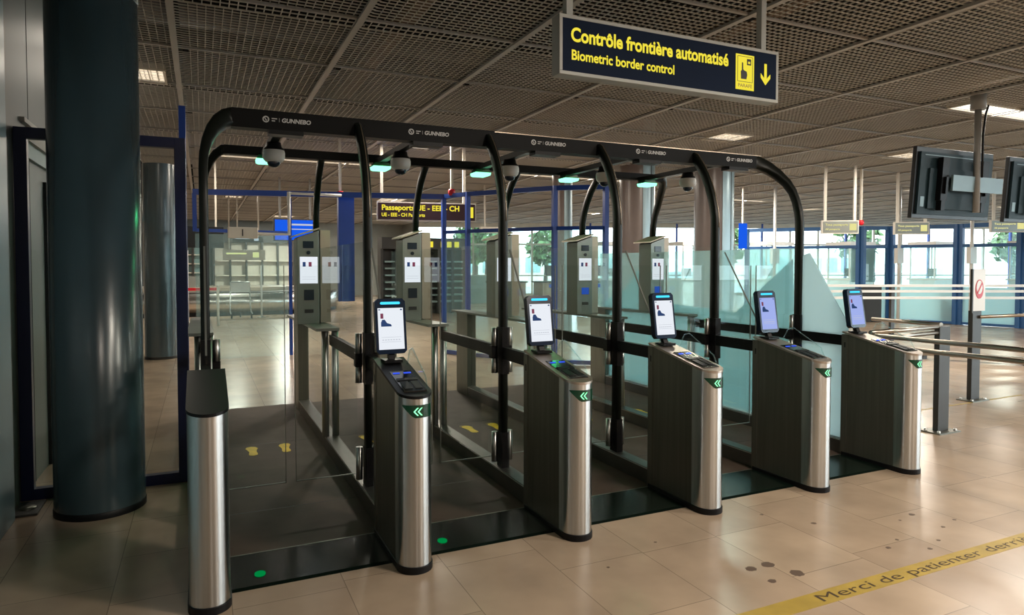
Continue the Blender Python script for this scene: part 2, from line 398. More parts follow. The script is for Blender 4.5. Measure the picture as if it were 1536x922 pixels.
# ceiling lamps
def lamp(x, y, sx, sy, watt, label, z=CZ+.03, m='lamp', col=LAMP):
    t = empty('ceiling_lamp', (x, y, z-.05), label, 'ceiling light', 'recessed ceiling lights')
    f = MB().use('offwhite'); w = .025
    f.box(x-sx/2, x+sx/2, y-sy/2, y-sy/2+w, z-.05, z+.02); f.box(x-sx/2, x+sx/2, y+sy/2-w, y+sy/2, z-.05, z+.02)
    f.box(x-sx/2, x-sx/2+w, y-sy/2+w, y+sy/2-w, z-.05, z+.02); f.box(x+sx/2-w, x+sx/2, y-sy/2+w, y+sy/2-w, z-.05, z+.02)
    part(f, 'housing', t)
    d = MB().use(m); d.box(x-sx/2+w, x+sx/2-w, y-sy/2+w, y+sy/2-w, z, z+.012); part(d, 'diffuser', t)
    if sx < 1 and y > 3:
        l = MB().use('offwhite')
        for k in range(1, 5): l.box(x-sx/2+w, x+sx/2-w, y-sy/2+sy*k/5-.004, y-sy/2+sy*k/5+.004, z-.04, z-.002)
        for k in range(1, 4): l.box(x-sx/2+sx*k/4-.004, x-sx/2+sx*k/4+.004, y-sy/2+w, y+sy/2-w, z-.04, z-.002)
        part(l, 'louvre', t)
    area('lamp_glow', (x, y, z-.055), sx*.9, sy*.9, watt*LAMP_W, col, parent=t)
    return t
lamp(-.51, 8.43, .34, .62, 6, 'small louvred ceiling light beside the large left column')
for k, (x, y, w_) in enumerate([(3.4, .2, 60), (6.6, .2, 70), (1.2, -2.6, 30), (5., -2.8, 60), (9., -1.5, 60), (12.5, 1.4, 60)]):  # unseen lamps added to light the foreground floor
    lamp(x, y, .6, .6, w_, 'unseen square light added behind the camera, number %s' % ['one', 'two', 'three', 'four', 'five', 'six'][k])
lamp(10.7, 5.50, 3.4, .38, 60, 'long bright strip light in the ceiling above the hanging televisions', m='lamp_day', col=(1, .95, .85))
lamp(1.9, 13.9, 3.6, .2, 45, 'long strip light in the ceiling beyond the left gate lanes')
lamp(8.2, 13.9, 3.2, .2, 30, 'long strip light in the ceiling beyond the right gate lanes')
lamp(.9, 22., .5, .5, 80, 'ceiling light over the baggage carousel, nearer one')
lamp(3.2, 30., .8, .8, 130, 'ceiling light over the back of the baggage hall')
lamp(-.74, 7.3, .3, .3, 2.2, 'small spotlight washing the cream wall behind the left column')
lamp(5.5, 21., .8, .8, 60, 'ceiling light in the hall beyond the middle lanes')
lamp(15.5, 16.4, 2.4, .2, 110, 'added strip light in the ceiling over the glass booths')  # added to brighten the booths and pale panels below

for i, (x, y) in enumerate([(3.4, 11.4), (7.8, 8.5), (12.2, 8.5), (12.2, 13.6), (18, 12.1), (20.5, 18.), (26, 14.2), (14.2, 23.), (-4., 17.), (-3.9, 27.), (6.3, 27.), (27, 5.)]):  # extra fixtures put in to brighten the dim far hall
    lamp(x, y, .6, .6, 80 if y > 11 else 45, 'added square fill light far across the hall, number %s counted away from the gates' % ['one', 'two', 'three', 'four', 'five', 'six', 'seven', 'eight', 'nine', 'ten', 'eleven', 'twelve'][i])
# door and handle in the left wall beyond the partition
b = MB().use('offwhite'); b.box(X0, X0+.02, 6.0, 6.95, 0.0, 2.1); b.use('void'); b.box(X0, X0+.021, 5.985, 6.0, 0, 2.12); b.box(X0, X0+.021, 6.95, 6.965, 0, 2.12)
dr = struct(b, 'door_1')
h = MB().use('steel'); h.box(X0+.02, X0+.026, 6.06, 6.11, .93, 1.2); h.tube([(X0+.024, 6.085, 1.02), (X0+.06, 6.085, 1.02), (X0+.06, 6.2, 1.02)], .009, 8); h.build('door_handle', dr)
t = empty('wall_notice', (X0, 6.6, 1.35), 'small white notice on the cream wall beyond the left column', 'notice')
b = MB().use('white'); b.box(X0+.02, X0+.03, 6.52, 6.78, 1.33, 1.62); b.use('ink')
for z in (1.57, 1.53, 1.49, 1.40): b.box(X0+.0295, X0+.031, 6.55, 6.74, z, z+.01)
part(b, 'sheet', t)
b = MB().use('darkpost'); b.box(X0+.04, X0+.07, 6.82, 6.86, 1.28, 1.66); part(b, 'holder', t)

# ================================================================== COLUMNS
def column(cx, cy, r, h, m, label, seam=None, base=True):
    t = empty('column', (cx, cy, 0), label, 'column')
    b = MB().use(m)
    if seam: b.lathe([(r, .0), (r, seam-.006), (r-.012, seam-.004), (r-.012, seam+.004), (r+.004, seam+.006), (r+.004, h)], (cx, cy, 0), 64)
    else: b.lathe([(r, 0), (r, h)], (cx, cy, 0), 48)
    part(b, 'shaft', t)
    if m == 'column_far':
        b = MB().use('pale_strip'); a = math.radians; b.lathe([(r+.012, 0), (r+.012, h)], (cx, cy, 0), 10, a(-106), a(-76)); b.lathe([(r+.012, 0), (r+.012, h)], (cx, cy, 0), 14, a(-72), a(-10)); b.use('ink'); b.lathe([(r+.004, 0), (r+.004, h)], (cx, cy, 0), 4, a(-77), a(-71)); part(b, 'side_strip', t, 'pale blue grey side strip')  # pale strip with a dark groove on one side of the shaft
    if base:
        b = MB().use('black'); b.lathe([(r+.004, .0), (r+.004, .035), (r, .04)], (cx, cy, 0), 64); part(b, 'base_ring', t)
    return t
column(-.60, 4.78, .245, 4.5, 'column', 'large dark blue grey round column in front of the left glass partition', 3.12)
column(-.62, 12.2, .24, 3.12, 'column', 'distant grey round column seen behind the left glass partition')
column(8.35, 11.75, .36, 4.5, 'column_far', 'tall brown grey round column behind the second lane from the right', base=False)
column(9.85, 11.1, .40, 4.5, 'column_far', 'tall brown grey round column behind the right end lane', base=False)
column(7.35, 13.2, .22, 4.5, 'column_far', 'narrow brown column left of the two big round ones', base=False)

# ================================================================== LEFT GLASS PARTITION
YP = 5.13
t = empty('glass_partition', (-.6, YP, 0), 'navy framed glass partition behind the large round column', 'partition')
b = MB().use('navy'); b.box(-1.075, -1.005, YP-.03, YP+.03, 0, 2.37); part(b, 'frame_post', t, bevel=.003)
b = MB().use('navy'); b.box(-.175, -.105, YP-.03, YP+.03, 0, 2.37); part(b, 'frame_post', t, bevel=.003)
b = MB().use('navy'); b.box(-1.005, -.175, YP-.028, YP+.028, 2.30, 2.37); part(b, 'top_rail', t)
b = MB().use('navy'); b.box(-1.005, -.175, YP-.028, YP+.028, 0.0, .07); part(b, 'bottom_rail', t)
b = MB().use('glass'); b.box(-1.005, -.175, YP-.005, YP+.005, .07, 2.30); part(b, 'pane', t)
t = empty('glass_partition', (-.16, 6.2, 0), 'clear glass screen with a bright blue end post running back beside the left gate', 'partition')
b = MB().use('blue'); b.box(-.195, -.135, 7.12, 7.18, 0, 3.02); part(b, 'end_post', t, bevel=.003)
b = MB().use('glass'); b.box(-.170, -.160, 5.18, 7.12, .05, 2.36); part(b, 'pane', t)
b = MB().use('steel'); b.box(-.182, -.148, 5.18, 7.12, 0, .05); part(b, 'floor_channel', t)
t = empty('floor_box', (-1.0, 4.9, 0), 'flat dark floor plate with a round cap beside the left wall', 'floor plate')
b = MB().use('darkpost'); b.box(-1.07, -.93, 4.78, 5.04, 0, .014); part(b, 'plate', t, bevel=.003)
b = MB().use('steel_flank'); b.lathe([(.045, .014), (.045, .022), (.0, .024)], (-1.0, 4.9, 0), 20); part(b, 'cap', t)

# ================================================================== LANE FLOOR
t = empty('lane_platform', (2.3, 5.5, 0), 'dark brown matted floor running under all the gate lanes', 'floor mat')
b = MB().use('lane'); b.box(.0, 4.66, 3.64, 7.5, .0, .008)
part(b, 'mat', t)
b = MB().use('black')
for k in range(5):
    b.box(k*P+.05, (k+1)*P-.05, 4.27, 4.276, .008, .0086); b.box(k*P+.05, (k+1)*P-.05, 5.9, 5.906, .008, .0086)
part(b, 'joint', t)
b = MB().use('steel_flank'); b.box(.0, 4.66, 3.63, 3.645, .0, .012); part(b, 'edge_strip', t)
t = empty('threshold_strip', (2.3, 3.45, 0), 'glossy black threshold strip across the front of the lanes', 'threshold')
b = MB().use('strip'); b.prism([(3.25, .0), (3.63, .0), (3.63, .014), (3.27, .008)], 'x', .0, 4.64); part(b, 'strip', t)

# ================================================================== GATE PEDESTALS
RZ = lambda y: .862 + .2*(y-3.08)          # sloping top
def pedestal(k):
    x = k*P; r = .083; yc = 3.155; yb = 3.60
    lab = ['brushed steel gate pedestal with a plain black cap, leftmost of the row',
           'gate pedestal with all black top and screen, second from the left',
           'gate pedestal with steel rimmed top, third from the left',
           'gate pedestal with steel rimmed top, fourth from the left',
           'gate pedestal with lavender screen, fifth from the left',
           'gate pedestal with lavender screen at the right end of the row'][k]
    t = empty('gate_pedestal', (x, 3.3, 0), lab, 'gate pedestal', 'front gate pedestals')
    # front half cylinder
    b = MB().use('steel'); n = 24; vs = []
    for i in range(n+1):
        a = math.pi + math.pi*i/n; px, py = x + r*math.cos(a), yc + r*math.sin(a); vs += [(px, py, .035), (px, py, RZ(py))]
    b._a(vs, [(2*i, 2*i+2, 2*i+3, 2*i+1) for i in range(n)], True)
    b._a([(x-r, yc, .035), (x-r, yc+.05, .035), (x-r, yc+.05, RZ(yc+.05)), (x-r, yc, RZ(yc)), (x+r, yc, .035), (x+r, yc+.05, .035), (x+r, yc+.05, RZ(yc+.05)), (x+r, yc, RZ(yc))], [(0,3,2,1),(4,5,6,7)])
    part(b, 'front_shell', t)
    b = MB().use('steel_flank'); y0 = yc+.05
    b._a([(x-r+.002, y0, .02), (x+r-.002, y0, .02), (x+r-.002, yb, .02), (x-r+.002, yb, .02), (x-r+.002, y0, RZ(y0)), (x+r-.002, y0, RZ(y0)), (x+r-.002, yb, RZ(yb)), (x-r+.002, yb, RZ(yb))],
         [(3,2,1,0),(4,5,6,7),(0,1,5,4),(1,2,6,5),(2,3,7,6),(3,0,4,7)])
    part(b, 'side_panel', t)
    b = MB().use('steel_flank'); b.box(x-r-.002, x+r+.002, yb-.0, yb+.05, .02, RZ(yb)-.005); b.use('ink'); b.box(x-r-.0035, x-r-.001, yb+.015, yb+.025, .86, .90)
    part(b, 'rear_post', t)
    # base ring
    b = MB().use('black'); pl = []
    R2 = r+.006
    for i in range(n+1):
        a = math.pi + math.pi*i/n; pl.append((x + R2*math.cos(a), yc + R2*math.sin(a)))
    pl += [(x+R2, yb+.04), (x-R2, yb+.04)]
    b.prism(pl, 'z', 0, .036); part(b, 'base_ring', t, bevel=.003)
    # top plate
    def top(b, rr, y_back, h0, h1):
        pts = []
        for i in range(n+1):
            a = math.pi + math.pi*i/n; pts.append((x + rr*math.cos(a), yc + rr*math.sin(a)))
        pts += [(x+rr, y_back), (x-rr, y_back)]; m = len(pts)
        vs = [(p, q, RZ(q)+h0) for p, q in pts] + [(p, q, RZ(q)+h1) for p, q in pts]
        b._a(vs, [list(range(m))[::-1], list(range(m, 2*m))] + [(i, (i+1) % m, m+(i+1) % m, m+i) for i in range(m)])
    if k == 0:
        b = MB().use('black'); top(b, r+.003, yb+.03, -.004, .010); part(b, 'cap', t, 'plain black cap')
    else:
        b = MB().use('black' if k == 1 else 'steel_top'); top(b, r+.003, yb+.045, -.004, .010)
        part(b, 'top_plate', t, 'black top plate' if k == 1 else None)
        # document reader recess
        def slab(b, xa, xb, ya, yc_, h0, h1):
            b._a([(xa, ya, RZ(ya)+h0), (xb, ya, RZ(ya)+h0), (xb, yc_, RZ(yc_)+h0), (xa, yc_, RZ(yc_)+h0), (xa, ya, RZ(ya)+h1), (xb, ya, RZ(ya)+h1), (xb, yc_, RZ(yc_)+h1), (xa, yc_, RZ(yc_)+h1)],
                 [(3,2,1,0),(4,5,6,7),(0,1,5,4),(1,2,6,5),(2,3,7,6),(3,0,4,7)])
        b = MB().use('black_gloss'); slab(b, x-.055, x+.060, 3.13, 3.42, .010, .014)
        b.use('black'); slab(b, x-.042, x-.002, 3.16, 3.26, .014, .017); slab(b, x+.012, x+.048, 3.16, 3.26, .014, .017); slab(b, x-.05, x+.055, 3.27, 3.30, .014, .019)
        part(b, 'document_reader', t)
        b = MB().use('led_blue'); slab(b, x-.045, x-.010, 3.375, 3.385, .014, .018); slab(b, x+.012, x+.050, 3.375, 3.385, .014, .018)
        part(b, 'reader_light', t, 'pair of thin blue lights')
        # clear guard on the right flank
        if k >= 1:
            b = MB().use('glass'); xr = x+r-.012; tp = RZ(3.4)
            b.prism([(3.17, RZ(3.17)+.01), (3.52, RZ(3.52)+.01), (3.47, RZ(3.5)+.10), (3.42, RZ(3.5)+.115), (3.2, RZ(3.2)+.06)], 'x', xr, xr+.006)
            g = part(b, 'reader_guard', t, 'clear curved side guard')
            c = MB().use('glass_far'); c.tube([(xr, 3.16, RZ(3.16)+.012), (xr, 3.19, RZ(3.2)+.06), (xr, 3.30, RZ(3.35)+.085), (xr, 3.42, RZ(3.5)+.115), (xr, 3.47, RZ(3.5)+.10), (xr, 3.52, RZ(3.52)+.012)], .004, 6)
            part(c, 'guard_edge', g)
        # arrow display wrapped on the shell
        b = MB().use('led_dark'); rr = r+.003; zt = RZ(3.08)-.035; zb = zt-.062; m = 12; vs = []
        for i in range(m+1):
            f_ = i/m; a = math.radians(212 + 110*f_); low = zb if f_ > .38 else zt-.004-(zt-.004-zb)*f_/.38
            vs += [(x+rr*math.cos(a), yc+rr*math.sin(a), low), (x+rr*math.cos(a), yc+rr*math.sin(a), zt)]
        b._a(vs, [(2*i, 2*i+2, 2*i+3, 2*i+1) for i in range(m)], True)
        ar = part(b, 'arrow_display', t, 'dark green arrow display')
        c = MB().use('led_arrow')
        for j in range(2):
            for sgn in (1, -1):
                q = []
                for (da, dz) in ((0, 0), (13, .019), (19, .019), (6, 0)):
                    a = math.radians(252 + 13*j + da*.9); q.append((x+(rr+.0015)*math.cos(a), yc+(rr+.0015)*math.sin(a), (zt+zb)/2 + sgn*dz))
                c._a(q, [(0, 1, 2, 3)] if sgn < 0 else [(3, 2, 1, 0)])
        part(c, 'arrow', ar, 'bright green double chevron')
        # face screen on a short neck, leaning back
        w = .158; zc = 1.165; yy = 3.60; mx = Matrix.Translation((x, yy, zc)) @ Matrix.Rotation(math.radians(-9), 4, 'X')
        b = MB().use('black'); b.bar((x, yb-.03, RZ(yb)), (x, yy+.02, 1.06), .035, .03, up=(0, 1, 0)); b.box(x-.05, x+.05, yb-.07, yb+.02, RZ(yb)+.005, RZ(yb)+.02); part(b, 'screen_neck', t)
        b = MB().use('bezel'); hw, hh, c_ = w/2+.006, .152, .016
        pl = [(-hw+c_, -hh), (hw-c_, -hh), (hw, -hh+c_), (hw, hh-c_), (hw-c_, hh), (-hw+c_, hh), (-hw, hh-c_), (-hw, -hh+c_)]
        b.prism(pl, 'y', -.012, .03); b.v = [tuple(mx @ Vector(p)) for p in b.v]
        sc = part(b, 'screen', t, 'navy framed upright screen')
        b = MB().use('scr_white' if k < 4 else 'scr_lav'); b.box(-w/2+.008, w/2-.008, -.0138, -.0125, -.128, .100)
        b.use('scr_red'); b.box(-w/2+.022, -w/2+.038, -.0145, -.0139, .042, .070)
        b.use('scr_ink'); b.prism([(-.055, -.002), (.004, -.002), (.0, .010), (-.022, .017), (-.034, .036), (-.048, .036), (-.055, .02)], 'y', -.0145, -.0139)
        b.box(-w/2+.012, -w/2+.022, -.0145, -.0139, .088, .093); b.box(w/2-.024, w/2-.014, -.0145, -.0139, .086, .094)
        b.use('scr_grey'); b.box(-.055, .055, -.0145, -.0139, -.062, -.060); b.box(-.055, .055, -.0145, -.0139, -.088, -.086)
        for i in range(7): b.box(-.052+i*.015, -.042+i*.015, -.0145, -.0139, -.078, -.073)
        b.v = [tuple(mx @ Vector(p)) for p in b.v]; part(b, 'display', sc, 'lit display with a hand and passport picture')
        b = MB().use('led_cyan'); b.prism([(-.052, .120), (.052, .120), (.056, .126), (.052, .134), (-.052, .134), (-.056, .126)], 'y', -.0155, -.0122); b.v = [tuple(mx @ Vector(p)) for p in b.v]
        part(b, 'light_bar', sc, 'cyan light bar')
    if k in (0, 1):
        gx, gy = x+.222, 3.38
        b = MB().use('led_floor'); b.prism([(gx+.026*math.cos(a), gy+.032*math.sin(a)) for a in [2*math.pi*i/20 for i in range(20)]], 'z', .006, .0135); part(b, 'floor_light', t, 'small green light at the foot beside the pedestal')
for k in range(6): pedestal(k)

# ================================================================== DIVIDERS (sill, glass, rail, rear posts)
def divider(k):
    x = k*P
    lab = ['glass lane divider on a steel sill at the left edge of the gates', 'glass lane divider between the first and second lanes from the left', 'glass lane divider between the second and middle lanes',
           'glass lane divider between the middle and fourth lanes', 'glass lane divider between the fourth and right end lanes', 'frosted glass lane divider at the right edge of the gates'][k]
    t = empty('lane_divider', (x, 5., 0), lab, 'glass divider', 'glass dividers between the lanes')
    b = MB().use('sill'); b.box(x-.05, x+.05, 3.65, 7.4, .008, .118); part(b, 'sill', t, bevel=.003)
    b = MB().use('steel'); b.box(x-.052, x-.0495, 3.65, 7.4, .108, .114); part(b, 'sill_edge', t)
    g = .005
    # front pane slopes down towards the pedestal; long pane runs back
    b = MB().use('frost' if k == 5 else 'glass')
    b.prism([(3.66, .118), (4.11, .118), (4.11, 1.585), (4.04, 1.605), (3.66, 1.04)], 'x', x-g, x+g)
    pane = part(b, 'front_pane', t, 'frosted front pane with a sloping edge' if k == 5 else None)
    if k < 5:
        c = MB().use('kiosk'); c.bar((x, 4.04, 1.605), (x, 3.66, 1.045), .010, .006, up=(0, 1, 0)); part(c, 'edge_trim', pane)
    if k == 5:
        b = MB().use('glass_haze'); b.prism([(4.19, .118), (7.3, .118), (7.3, 1.65), (4.19, 1.65)], 'x', x-g, x+g); ln = part(b, 'long_pane', t, 'hazy teal long pane')
        b = MB().use('frost'); b.prism([(4.2, .13), (7.2, .13), (7.2, 1.05), (6.75, 1.22), (6.5, 1.45), (6.25, 1.10), (4.9, 1.05), (4.22, 1.56)], 'x', x+g+.001, x+g+.003); part(b, 'frosted_film', ln, 'frosted film with a peaked top')
    else:
        b = MB().use('glass'); b.prism([(4.19, .118), (5.47, .118), (5.47, 1.65), (4.19, 1.65)], 'x', x-g, x+g); part(b, 'long_pane', t)
        b = MB().use('glass'); b.prism([(5.53, .118), (7.1, .118), (7.1, .95), (5.53, .95)], 'x', x-g, x+g); part(b, 'rear_pane', t)
        b = MB().use('glass'); b.prism([(5.47, 1.0), (7.1, .985), (7.1, 1.65), (5.47, 1.65)], 'x', x-g, x+g); part(b, 'upper_pane', t)
    b = MB().use('black'); b.box(x-.020, x+.020, 3.62, 4.11, .865, .945); part(b, 'handrail', t)
    b = MB().use('black'); b.box(x-.020, x+.020, 4.19, 5.45, .865, .945); part(b, 'handrail', t)
    for dx in (-.045, .035):
        b = MB().use('steel'); b.tube([(x+dx, 5.5, .118), (x+dx, 5.5, .975)], .028, 16); part(b, 'rear_post', t)
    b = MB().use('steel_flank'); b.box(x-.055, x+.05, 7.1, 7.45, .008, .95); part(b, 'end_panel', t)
    b = MB().use('kiosk'); b.prism([(5.44, .975), (7.46, .955), (7.46, .975), (5.44, .998)], 'x', x-.12, x+.06); part(b, 'shelf', t)
    return t
for k in range(6): divider(k)

# door leaves (closed, two per lane) with their hinge barrels
def leaf(k, side):
    x = k*P; s = 1 if side == 'L' else -1
    lane = k if s > 0 else k-1
    word = 'left' if s > 0 else 'right'
    t = empty('gate_door', (x+s*.045, 4.2, .16), '%s glass door leaf of the %s' % (word, LANE[lane]), 'glass door', 'glass door leaves in the lanes')
    hx = x + s*.056
    for z0, z1 in ((.155, .36), (.95, 1.075), (.765, .865)):
        b = MB().use('steel'); b.tube([(hx, 4.17, z0), (hx, 4.17, z1)], .021, 16); part(b, 'hinge_barrel', t)
    b = MB().use('black'); b.box(hx-.021, hx+.021, 4.165, 4.215, .865, .95); part(b, 'hinge_clamp', t)
    b = MB().use('glass'); xa, xb = hx+s*.005, x+s*(.436); b.box(min(xa, xb), max(xa, xb), 4.20, 4.208, .185, 1.50); pn = part(b, 'pane', t)
    c = MB().use('kiosk'); c.box(min(xa, xb), max(xa, xb), 4.199, 4.209, .181, .186); c.box(min(xb, xb-s*.004), max(xb, xb-s*.004), 4.1995, 4.2085, .186, 1.5); part(c, 'edge', pn)
for k in range(6):
    if k < 5: leaf(k, 'L')
    if k > 0: leaf(k, 'R')

# ================================================================== PORTAL FRAME OVER THE LANES
t = empty('gate_portal', (2.3, 4.15, 0), 'black arched portal frame spanning all five lanes', 'portal frame'); portal = t
YF, YR = 4.45, 5.85
for k in range(6):
    x = k*P; s = 1 if k == 0 else (-1 if k == 5 else 0)
    low = [(x, 4.15, .118), (x, 4.15, 1.2), (x, 4.15, 1.80), (x, 4.152, 1.88), (x, 4.165, 1.96), (x, 4.19, 2.05)]
    b = MB().use('frame')
    if s:
        e = .155 if k == 0 else .24
        mid = [(x+s*e*.03, 4.225, 2.135), (x+s*e*.13, 4.27, 2.215), (x+s*e*.30, 4.33, 2.29), (x+s*e*.53, 4.385, 2.35), (x+s*e*.78, 4.43, 2.388), (x+s*e, 4.45, 2.4025), (x+s*e*1.3, 4.45, 2.4025)]
        path = low + mid; ss = [(.036, .024)]*6 + [(.037, .025), (.039, .029), (.042, .036), (.045, .044), (.048, .052), (.05, .0575), (.05, .0575)]
        b.sweep(path, .036, .024, ref=(0, 1, 0), sizes=ss)
    else:
        path = low + [(x, 4.225, 2.14), (x, 4.27, 2.23), (x, 4.33, 2.315), (x, 4.39, 2.385), (x, 4.46, 2.43)]
        b.sweep(path, .024, .036)
    b.use('black'); b.box(x-.026, x+.026, 4.105, 4.195, .118, .36); b.box(x-.026, x+.026, 4.105, 4.195, .76, 1.08)
    fp = part(b, 'front_post', t)
    if s == 0:
        c = MB().use('accent')
        off = [(p[0]+.008, p[1]-.0365, p[2]) for p in path[2:5]] + [(p[0]+.008, p[1]-.031, p[2]+.019) for p in path[5:9]] + [(p[0]+.008, p[1]-.024, p[2]+.028) for p in path[9:]]
        c.tube(off, .004, 6); part(c, 'accent_line', fp, 'thin bronze accent line')
    b = MB().use('frame'); rlow = [(x, 6.21, 1.80), (x, 6.20, 1.95), (x, 6.17, 2.06)]
    if s:
        e = .155
        rp = rlow + [(x+s*e*.03, 6.11, 2.17), (x+s*e*.2, 6.03, 2.28), (x+s*e*.45, 5.94, 2.36), (x+s*e*.75, 5.88, 2.41), (x+s*e, 5.85, 2.43), (x+s*e*1.3, 5.85, 2.43)]
        b.sweep(rp, .036, .024, ref=(0, 1, 0), sizes=[(.036, .024)]*4 + [(.037, .027), (.038, .030), (.039, .033), (.04, .035), (.04, .035)])
    else:
        b.sweep(rlow + [(x, 6.11, 2.17), (x, 6.03, 2.28), (x, 5.94, 2.36), (x, 5.86, 2.42)], .024, .036)
    part(b, 'rear_post', t)
def fascia(y, z0, z1, th, xa, xb):
    b = MB().use('fascia'); b.box(xa, xb, y-th/2, y+th/2, z0, z1); return b
part(fascia(YF, 2.345, 2.46, .10, .16, 5*P-.25), 'front_beam', t)
part(fascia(YR, 2.395, 2.465, .08, .16, 5*P-.16), 'rear_beam', t)
b = MB().use('accent'); b.box(1.9, 5*P-.2, YF-.052, YF-.048, 2.452, 2.458); part(b, 'accent_line', t, 'thin bronze line along the top of the front beam')
gun = text_mesh('GUNNEBO', .036, .0012, shear=.15)
for k in range(5):
    xc = (k+.5)*P
    b = MB().use('frame'); b.box(xc-.028, xc+.028, YF+.05, YR-.04, 2.375, 2.42); part(b, 'cross_bar', t)
    b = MB().use('black'); b.box(xc-.09, xc+.12, YF-.05, YF+.05, 2.318, 2.345); part(b, 'sensor_box', t)
    b = MB().use('logo'); yl = YF-.0515; zc = 2.405; xl = xc-.105
    pts = [(xl+.020*math.cos(a), zc+.020*math.sin(a)) for a in [2*math.pi*i/20 for i in range(20)]]; pin = [(xl+.013*math.cos(a), zc+.013*math.sin(a)) for a in [2*math.pi*i/20 for i in range(20)]]
    for i in range(20):
        j = (i+1) % 20; b._a([(pts[i][0], yl, pts[i][1]), (pts[j][0], yl, pts[j][1]), (pin[j][0], yl, pin[j][1]), (pin[i][0], yl, pin[i][1])], [(0,1,2,3)])
    b._a([(xl-.010, yl, zc+.008), (xl-.004, yl, zc+.010), (xl+.003, yl, zc-.004), (xl+.010, yl, zc+.004), (xl+.002, yl, zc-.012)], [(0,1,2,3,4)])
    b.box(xl+.034, xl+.066, yl, yl+.001, zc+.004, zc+.010); b.box(xl+.034, xl+.054, yl, yl+.001, zc-.010, zc-.004); b.box(xl+.078, xl+.080, yl, yl+.001, zc-.012, zc+.012)
    b.mesh(gun, face_y(xl+.092, yl, zc-.012))
    part(b, 'lettering', t, 'round grey emblem and the word GUNNEBO')

for k in range(5):
    xc = (k+.5)*P
    c = empty('dome_camera', (xc, 5.05, 2.375), 'white dome security camera under the portal bar, %s lane' % ORD5[k], 'security camera', 'dome cameras over the lanes')
    b = MB().use('black'); b.lathe([(.0, .0), (.05, 0), (.055, -.03), (.072, -.045), (.072, -.055)], (xc, 5.05, 2.375), 28); part(b, 'mount', c)
    b = MB().use('white'); b.lathe([(.072, -.055), (.077, -.07), (.077, -.10), (.070, -.120), (.055, -.136), (.046, -.138)], (xc, 5.05, 2.375), 28); part(b, 'housing', c)
    b = MB().use('kiosk_lens'); b.lathe([(.046, -.136), (.044, -.150), (.034, -.166), (.015, -.175), (0, -.176)], (xc, 5.05, 2.375), 28); part(b, 'dome', c)
    c = empty('signal_lamp', (xc, 5.68, 2.375), 'green signal lamp under the rear portal beam, %s lane' % ORD5[k], 'signal lamp', 'green signal lamps over the lanes')
    b = MB().use('green_body'); b.prism([(xc-.06, 2.375), (xc+.06, 2.375), (xc+.075, 2.345), (xc-.075, 2.345)], 'y', 5.63, 5.75); part(b, 'housing', c)
    b = MB().use('lamp_green'); b.prism([(xc-.075, 2.345), (xc+.075, 2.345), (xc+.070, 2.322), (xc+.055, 2.315), (xc-.055, 2.315), (xc-.070, 2.322)], 'y', 5.62, 5.76); part(b, 'lens', c)
    area('signal_glow', (xc, 5.69, 2.31), .13, .12, 1.2, (.05, 1, .3), parent=c)

# ================================================================== REAR KIOSKS
def kiosk(k):
    x = k*P; xa, xb = x-.195, x-.012; yf = 5.98
    t = empty('face_kiosk', (x-.14, 6.0, .98), 'grey kiosk with lit white screen behind the lanes, %s of five' % ORD5[k-1], 'kiosk', 'biometric kiosks at the rear of the lanes')
    b = MB().use('kiosk'); b.prism([(xa, .99), (xb, .99), (xb, 1.805), (xa+.02, 1.748), (xa, 1.735)], 'y', yf, yf+.22); part(b, 'body', t, bevel=.004)
    b = MB().use('kiosk_tan'); b.box(x+.010, x+.095, yf+.06, yf+.30, .999, 1.81); b.prism([(x-.215, 1.748), (x-.008, 1.815), (x-.008, 1.83), (x-.21, 1.762)], 'y', yf-.02, yf+.30); part(b, 'rear_housing', t, 'tan rear housing and roof')
    b = MB().use('scr_white'); b.box(xa+.022, xb-.012, yf-.004, yf, 1.345, 1.575)
    b.use('scr_ink'); b.box(xa+.045, xa+.070, yf-.006, yf-.004, 1.49, 1.53); b.use('scr_red'); b.box(xa+.095, xa+.120, yf-.006, yf-.004, 1.49, 1.53)
    b.use('scr_grey'); b.box(xa+.04, xb-.03, yf-.006, yf-.004, 1.40, 1.403); b.box(xa+.04, xb-.03, yf-.006, yf-.004, 1.38, 1.383); part(b, 'display', t, 'white lit display with two small pictures')
    b = MB().use('kiosk_lens'); b.box(xa+.05, xb-.045, yf-.006, yf, 1.65, 1.71); b.prism([(xa+.095+.016*math.cos(a), 1.612+.016*math.sin(a)) for a in [math.pi*i/8 for i in range(16)]], 'y', yf-.008, yf); part(b, 'camera_window', t)
    b = MB().use('kiosk_blue' if k > 2 else 'kiosk_lens'); b.box(xa+.055, xb-.045, yf-.006, yf, 1.20, 1.27 if k > 2 else 1.29); part(b, 'fingerprint_reader', t, 'blue lit label' if k > 2 else None)
    b = MB().use('ink'); b.box(xa+.06, xb-.05, yf-.006, yf, 1.09, 1.12); part(b, 'slot', t)
for k in range(1, 6): kiosk(k)

# ================================================================== FOOTPRINTS
def foot_poly(cx, cy, s):
    pts = [(-.030, -.13), (.0, -.145), (.030, -.13), (.034, -.09), (.026, -.03), (.038, .03), (.050, .08), (.040, .12), (.005, .135), (-.030, .115), (-.045, .07), (-.034, .02), (-.028, -.03), (-.034, -.09)]
    return [(cx + s*a, cy + q) for a, q in pts]
for k in range(5):
    for s in (-1, 1):
        cx = (k+.5)*P + s*.125; cy = 5.70 - (.03*k)
        b = MB().use('yellow'); b.prism(foot_poly(cx, cy, s), 'z', .0085, .0095)
        o = b.build('footprint_decal', loc=(cx, cy, .008)); tag(o, 'yellow %s footprint sticker on the floor of the %s' % ('left' if s < 0 else 'right', LANE[k]), 'floor sticker', 'yellow footprint stickers')

